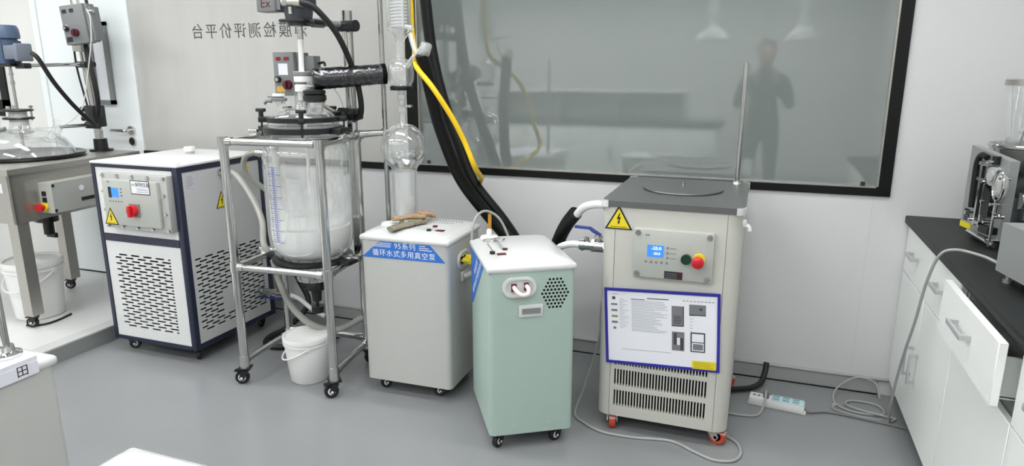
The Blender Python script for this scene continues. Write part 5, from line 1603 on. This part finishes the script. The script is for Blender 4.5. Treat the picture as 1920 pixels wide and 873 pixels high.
# steel pot and glass jar
t = root('steel_pot', 'shallow polished steel pot behind the coating machine', 'pot', (.97, 3.12, 1.07))
b = MB(); b.lathe([(0, 1.066), (.12, 1.066), (.125, 1.075), (.125, 1.212), (.131, 1.216), (.131, 1.226), (.124, 1.228), (.12, 1.215), (.12, 1.2), (0, 1.2)], (.97, 3.12, 0), n=48); part(b, 'body', m_steel, t)
b = MB(); b.ring((.97, 3.12, 1.224), .127, .0045, n=48, m=8); part(b, 'rim', m_chrome, t)
JX = .985
t = root('glass_jar', 'tall clear glass jar with a steel band standing in the steel pot', 'jar', (JX, 3.12, 1.203))
b = MB(); b.lathe([(0, 1.203), (.084, 1.203), (.088, 1.21), (.116, 1.455), (.119, 1.475)], (JX, 3.12, 0), n=44); part(b, 'body', m_glass, t)
b = MB(); b.lathe([(.117, 1.447), (.122, 1.447), (.122, 1.469), (.117, 1.469)], (JX, 3.12, 0), n=44); part(b, 'band', m_brush, t, 'steel band at the jar mouth')
FXC = 1.0
t = root('conical_flask', 'small conical flask in a wire holder inside the glass jar', 'flask', (FXC, 3.12, 1.205))
b = MB(); b.lathe([(0, 1.235), (.052, 1.237), (.054, 1.245), (.026, 1.33), (.022, 1.345), (.022, 1.37)], (FXC, 3.12, 0), n=32); part(b, 'body', m_glass, t)
b = MB(); b.ring((FXC, 3.12, 1.236), .056, .0035, n=32, m=8)
wh = part(b, 'wire_holder', m_dgrey, t)
b = MB(); b.ring((FXC, 3.12, 1.34), .03, .006, n=24, m=8); part(b, 'neck_ring', m_dgrey, wh)
for a in (2.9, 5.0, .9):
    b = MB(); b.tube([(FXC + .056 * math.cos(a), 3.12 + .056 * math.sin(a), 1.207), (FXC + .056 * math.cos(a), 3.12 + .056 * math.sin(a), 1.236), (FXC + .042 * math.cos(a), 3.12 + .042 * math.sin(a), 1.32), (FXC + .034 * math.cos(a), 3.12 + .034 * math.sin(a), 1.385)], .0032, n=7, sub=3); part(b, 'wire', m_dgrey, wh)
# second machine at the right edge
t = root('grey_bench_unit', 'plain grey bench unit on levelling feet in front of the coating machine', 'machine', (1.0, 2.3, CT))
b = MB(); b.prism([(.712, 2.385, .905), (.765, 2.10, .905), (1.2, 2.18, .905), (1.15, 2.465, .905)], (0, 0, .15)); part(b, 'housing', M('machine_grey_matt', (150, 154, 154), .42, metal=.25), t)
b = MB()
for x, y in ((.742, 2.362), (.79, 2.14), (1.15, 2.22), (1.12, 2.42)):
    b.cyl((x, y, CT), (x, y, CT + .01), .014, n=12); b.cyl((x, y, CT + .01), (x, y, .905), .007, n=10)
each(b, 'levelling_foot', m_brush, t)
b = MB(); b.lathe([(.022, 0), (.035, 0), (.035, .012), (.022, .012), (.022, 0)], n=24, mat=Matrix.Translation((.83, 2.47, 1.03)) @ Matrix.Rotation(.2, 4, 'Z') @ Matrix.Rotation(PI / 2, 4, 'X')); b.box(.79, .90, 2.38, 2.46, 1.02, 1.055, r=.006); b.cyl((.82, 2.47, 1.03), (.84, 2.62, 1.0), .012, n=14)
part(b, 'flange', M('pale_alloy', (190, 192, 192), .35, metal=.5), t, 'round pale flange on the corner')

# ==================================================================== POWER STRIP, CORDS, CABLES
sx0 = V((.055, 3.085, 0)); sx1 = V((.285, 3.06, 0))
sdir = (sx1 - sx0).normalized(); sL = (sx1 - sx0).length
t = root('power_strip', 'white power strip with pale blue socket end on the floor beside the tall chiller', 'power strip', tuple(sx0), math.atan2(sdir.y, sdir.x), local=True)
b = MB(); b.box(-.005, sL, -.03, .03, .004, .042, r=.005); b.box(-.01, sL + .008, -.026, .026, 0, .012, r=.003); part(b, 'body', m_white, t)
b = MB(); b.box(.09, sL - .003, -.028, .028, .042, .046, r=.0015); tp2 = part(b, 'socket_face', m_socket, t, 'pale blue socket face')
b = MB()
for k in range(3):
    for s in (-1, 1):
        x = .11 + k * .042
        b.box(x - .014, x + .014, s * .013 - .008, s * .013 + .008, .046, .0468)
each(b, 'socket', M('grey_blue_plastic', (130, 160, 168), .5), tp2)
b = MB(); b.box(.01, .022, -.006, .006, .042, .044); b.box(.03, .04, -.006, .006, .042, .044); each(b, 'switch', m_gink, t)
b = MB(); b.box(.055, .08, -.022, .022, .042, .075, r=.005); part(b, 'plug', m_cabled, t, 'grey plug pushed into the strip')
b = MB(); b.tube([(.12, 3.08, .07), (.118, 3.05, .075), (.112, 3.0, .04), (.085, 2.95, .008), (.02, 2.93, .006), (-.05, 2.93, .006)], .005, n=8); thing(b, 'plug_cord', m_cable, 'grey cord from the strip plug back under the tall chiller', 'cord', (.05, 2.95, 0))
b = MB(); b.tube([(.285, 3.06, .02), (.31, 3.06, .008), (.37, 3.09, .006), (.45, 3.09, .006), (.58, 3.07, .006), (.70, 3.05, .006)], .0055, n=8); thing(b, 'supply_cord', m_cabled, 'grey supply cord running from the power strip to the cabinet plinth', 'cord', (.45, 3.08, 0))
b = MB(); b.tube([(.62, 3.29, .02), (.60, 3.33, .075), (.52, 3.33, .09), (.44, 3.30, .04), (.42, 3.22, .006), (.46, 3.15, .006), (.55, 3.13, .006), (.62, 3.16, .006), (.60, 3.24, .006), (.50, 3.25, .006), (.47, 3.19, .01), (.54, 3.14, .014), (.66, 3.12, .01)], .0045, n=8)
thing(b, 'coiled_cable', m_cable, 'loose coil of thin grey cable on the floor by the cabinet corner', 'cable', (.52, 3.2, 0))
b = MB(); b.tube([(.44, 3.19, .006), (.41, 3.17, .006), (.42, 3.13, .006), (.50, 3.10, .006), (.60, 3.09, .006)], .004, n=8); b.box(.405, .425, 3.16, 3.18, 0, .016, r=.003)
thing(b, 'spare_lead', m_cable, 'thin grey lead with a small plug lying in front of the cable coil', 'cable', (.45, 3.15, 0))
b = MB(); b.tube([(.75, 2.50, .90), (.72, 2.56, .905), (.66, 2.62, .905), (.62, 2.645, .875), (.603, 2.69, .76), (.605, 2.78, .58), (.607, 2.88, .42), (.61, 2.97, .25), (.615, 3.03, .1), (.63, 3.08, .012), (.66, 3.12, .008)], .0052, n=10)
thing(b, 'machine_cable', m_cable, 'grey cable hanging from the bench unit over the worktop edge to the floor', 'cable', (.62, 2.8, 0))
b = MB(); b.tube([(-.055, 3.12, .03), (.0, 3.16, .022), (.06, 3.2, .022), (.10, 3.26, .03), (.115, 3.31, .07), (.118, 3.33, .105)], .0135, n=12)
thing(b, 'black_cable_end', m_rubber, 'short bent black cable end standing up by the baseboard', 'cable', (.06, 3.2, 0))
b = MB(); b.tube([(-.565, 2.83, .55), (-.592, 2.81, .53), (-.60, 2.79, .46), (-.60, 2.78, .36), (-.63, 2.77, .22), (-.66, 2.73, .10), (-.68, 2.68, .012), (-.62, 2.62, .006), (-.53, 2.575, .006), (-.40, 2.575, .006), (-.25, 2.60, .006), (-.15, 2.55, .006), (-.07, 2.515, .006), (.0, 2.535, .006), (.028, 2.60, .006), (.01, 2.68, .006), (-.05, 2.73, .006)], .006, n=10)
thing(b, 'chiller_cord', m_cable, 'pale grey cord looping on the floor in front of the tall chiller', 'cord', (-.3, 2.6, 0))

# ==================================================================== BEHIND THE CAMERA (seen as reflections in the large pane)
def hood(x, y, z, label):
    t = root('extraction_hood', label, 'extraction hood', (x, y, z), local=True, group='extraction hoods')
    b = MB(); b.lathe([(.16, 0), (.165, .01), (.15, .06), (.09, .11), (.05, .14), (.04, .2), (.04, .3)], n=36); part(b, 'cone', m_white, t)
    b = MB(); b.tube([(0, 0, .28), (0, 0, .5), (.05, 0, .65), (.05, 0, 2.75 - z)], .045, n=16); part(b, 'arm', m_white, t)
hood(.31, -.55, 1.78, 'white funnel extraction hood mirrored in the window beside the person')
hood(-.55, -.75, 1.80, 'white funnel extraction hood mirrored in the window farther from the person')
t = root('island_bench', 'white island bench with dark top standing behind the person', 'bench', (-2.0, -2.3, 0))
b = MB(); b.box(-3.6, -.5, -2.7, -1.9, .08, .82); part(b, 'carcass', m_cab, t)
b = MB(); b.box(-3.55, -.55, -2.65, -1.95, 0, .08); part(b, 'plinth', m_dgrey, t)
b = MB(); b.box(-3.64, -.46, -2.74, -1.86, .82, .86, r=.005); part(b, 'top', m_counter, t)
for k in range(5):
    b = MB(); b.box(-3.58 + k * .615, -2.98 + k * .615, -1.9, -1.88, .1, .8, r=.003); d = part(b, 'door', m_cab, t); b = MB(); b.box(-3.05 + k * .615, -3.035 + k * .615, -1.88, -1.85, .4, .55); part(b, 'handle', m_brush, d)
t = root('reagent_shelf', 'low grey shelf unit with white top board on the island bench', 'shelf', (-2.0, -2.3, .86))
b = MB(); b.box(-3.5, -.9, -2.5, -2.1, 1.23, 1.26); part(b, 'board', m_white, t)
b = MB(); b.box(-3.48, -.92, -2.48, -2.46, .86, 1.23); part(b, 'back_panel', m_alu, t)
for x in (-3.47, -2.6, -1.8, -.94):
    b = MB(); b.box(x - .01, x + .01, -2.46, -2.12, .86, 1.23); part(b, 'upright', m_alu, t)

# the photographer, standing at the camera with the phone held up
def skin_mesh(name, joints, edges, sub=2):
    me = bpy.data.meshes.new(name)
    me.from_pydata([j[0] for j in joints], edges, [])
    o = bpy.data.objects.new('skin_tmp', me)
    COL.objects.link(o)
    md = o.modifiers.new('skin', 'SKIN')
    md.use_smooth_shade = True
    lay = me.skin_vertices[0] if me.skin_vertices else None
    if lay is None:
        bm = bmesh.new(); bm.from_mesh(me); bm.verts.layers.skin.new(); bm.to_mesh(me); bm.free(); lay = me.skin_vertices[0]
    for i, j in enumerate(joints):
        r = j[1]
        lay.data[i].radius = r if isinstance(r, tuple) else (r, r)
    lay.data[0].use_root = True
    s = o.modifiers.new('sub', 'SUBSURF'); s.levels = sub; s.render_levels = sub
    dg = bpy.context.evaluated_depsgraph_get()
    out = bpy.data.meshes.new_from_object(o.evaluated_get(dg))
    bpy.data.objects.remove(o)
    out.polygons.foreach_set('use_smooth', [True] * len(out.polygons))
    return out
HX, HY = 0.0, -.42
t = root('person', 'person in a dark jacket holding up a phone, mirrored in the large window', 'person', (HX, HY, 0), local=True)
J = [((0, 0, .98), (.15, .11)), ((0, .005, 1.15), (.14, .1)), ((0, 0, 1.33), (.165, .11)), ((0, -.005, 1.44), (.12, .085)), ((0, .0, 1.51), (.058, .058)), ((0, .015, 1.58), (.06, .065)),
     ((.095, 0, .90), (.09, .095)), ((.11, .01, .50), (.062, .065)), ((.12, -.02, .12), (.045, .048)), ((.125, .1, .045), (.04, .035)),
     ((-.095, 0, .90), (.09, .095)), ((-.11, .01, .50), (.062, .065)), ((-.12, -.02, .12), (.045, .048)), ((-.125, .1, .045), (.04, .035)),
     ((.19, 0, 1.41), (.06, .06)), ((.25, .06, 1.16), (.048, .048)), ((.12, .27, 1.35), (.034, .034)), ((.085, .32, 1.42), (.026, .03)),
     ((-.19, 0, 1.41), (.06, .06)), ((-.25, .06, 1.16), (.048, .048)), ((-.12, .27, 1.35), (.034, .034)), ((-.085, .32, 1.42), (.026, .03))]
EG = [(0, 1), (1, 2), (2, 3), (3, 4), (4, 5), (0, 6), (6, 7), (7, 8), (8, 9), (0, 10), (10, 11), (11, 12), (12, 13), (3, 14), (14, 15), (15, 16), (16, 17), (3, 18), (18, 19), (19, 20), (20, 21)]
bm_ = skin_mesh('body', J, EG)
bm_.materials.append(m_coat)
part(bm_, 'body', m_coat, t, 'dark jacket and trousers')
b = MB(); b.sphere((0, .02, 1.66), .1, 24, (.78, .95, 1.22)); b.sphere((0, .118, 1.645), .016, 10, (.8, 1, 1.3)); b.box(-.025, .025, .1, .112, 1.598, 1.606, r=.003)
for s in (-1, 1):
    b.sphere((s * .08, .01, 1.65), .022, 10, (.4, .8, 1.3))
part(b, 'head', m_skin, t)
b = MB()
for s in (-1, 1):
    b.sphere((s * .032, .102, 1.668), .011, 10)
each(b, 'eyeball', m_dark, t)
b = MB(); b.sphere((0, -.005, 1.69), .105, 24, (.82, .98, 1.05)); part(b, 'hair', m_hair, t)
for s in (-1, 1):
    b = MB(); b.sphere((s * .083, .335, 1.455), .034, 14, (.5, .8, 1.2))
    for k in range(4):
        b.tube([(s * .08, .345 + .0 * k, 1.475 + k * .017 - .02), (s * .078, .372, 1.478 + k * .017 - .02), (s * (.062 - .003 * k), .384, 1.48 + k * .017 - .02)], [.0085, .008, .006], n=8, sub=3)
    b.tube([(s * .078, .325, 1.46), (s * .068, .335, 1.485), (s * .05, .345, 1.50)], [.010, .009, .007], n=8, sub=3)
    part(b, 'hand', m_skin, t)
b = MB(); b.box(-.078, .078, -.062, -.053, 1.46, 1.536, r=.003)
thing(b, 'mobile_phone', m_blackp, 'dark mobile phone held up sideways by the person', 'phone', (0, -.058, 1.498))
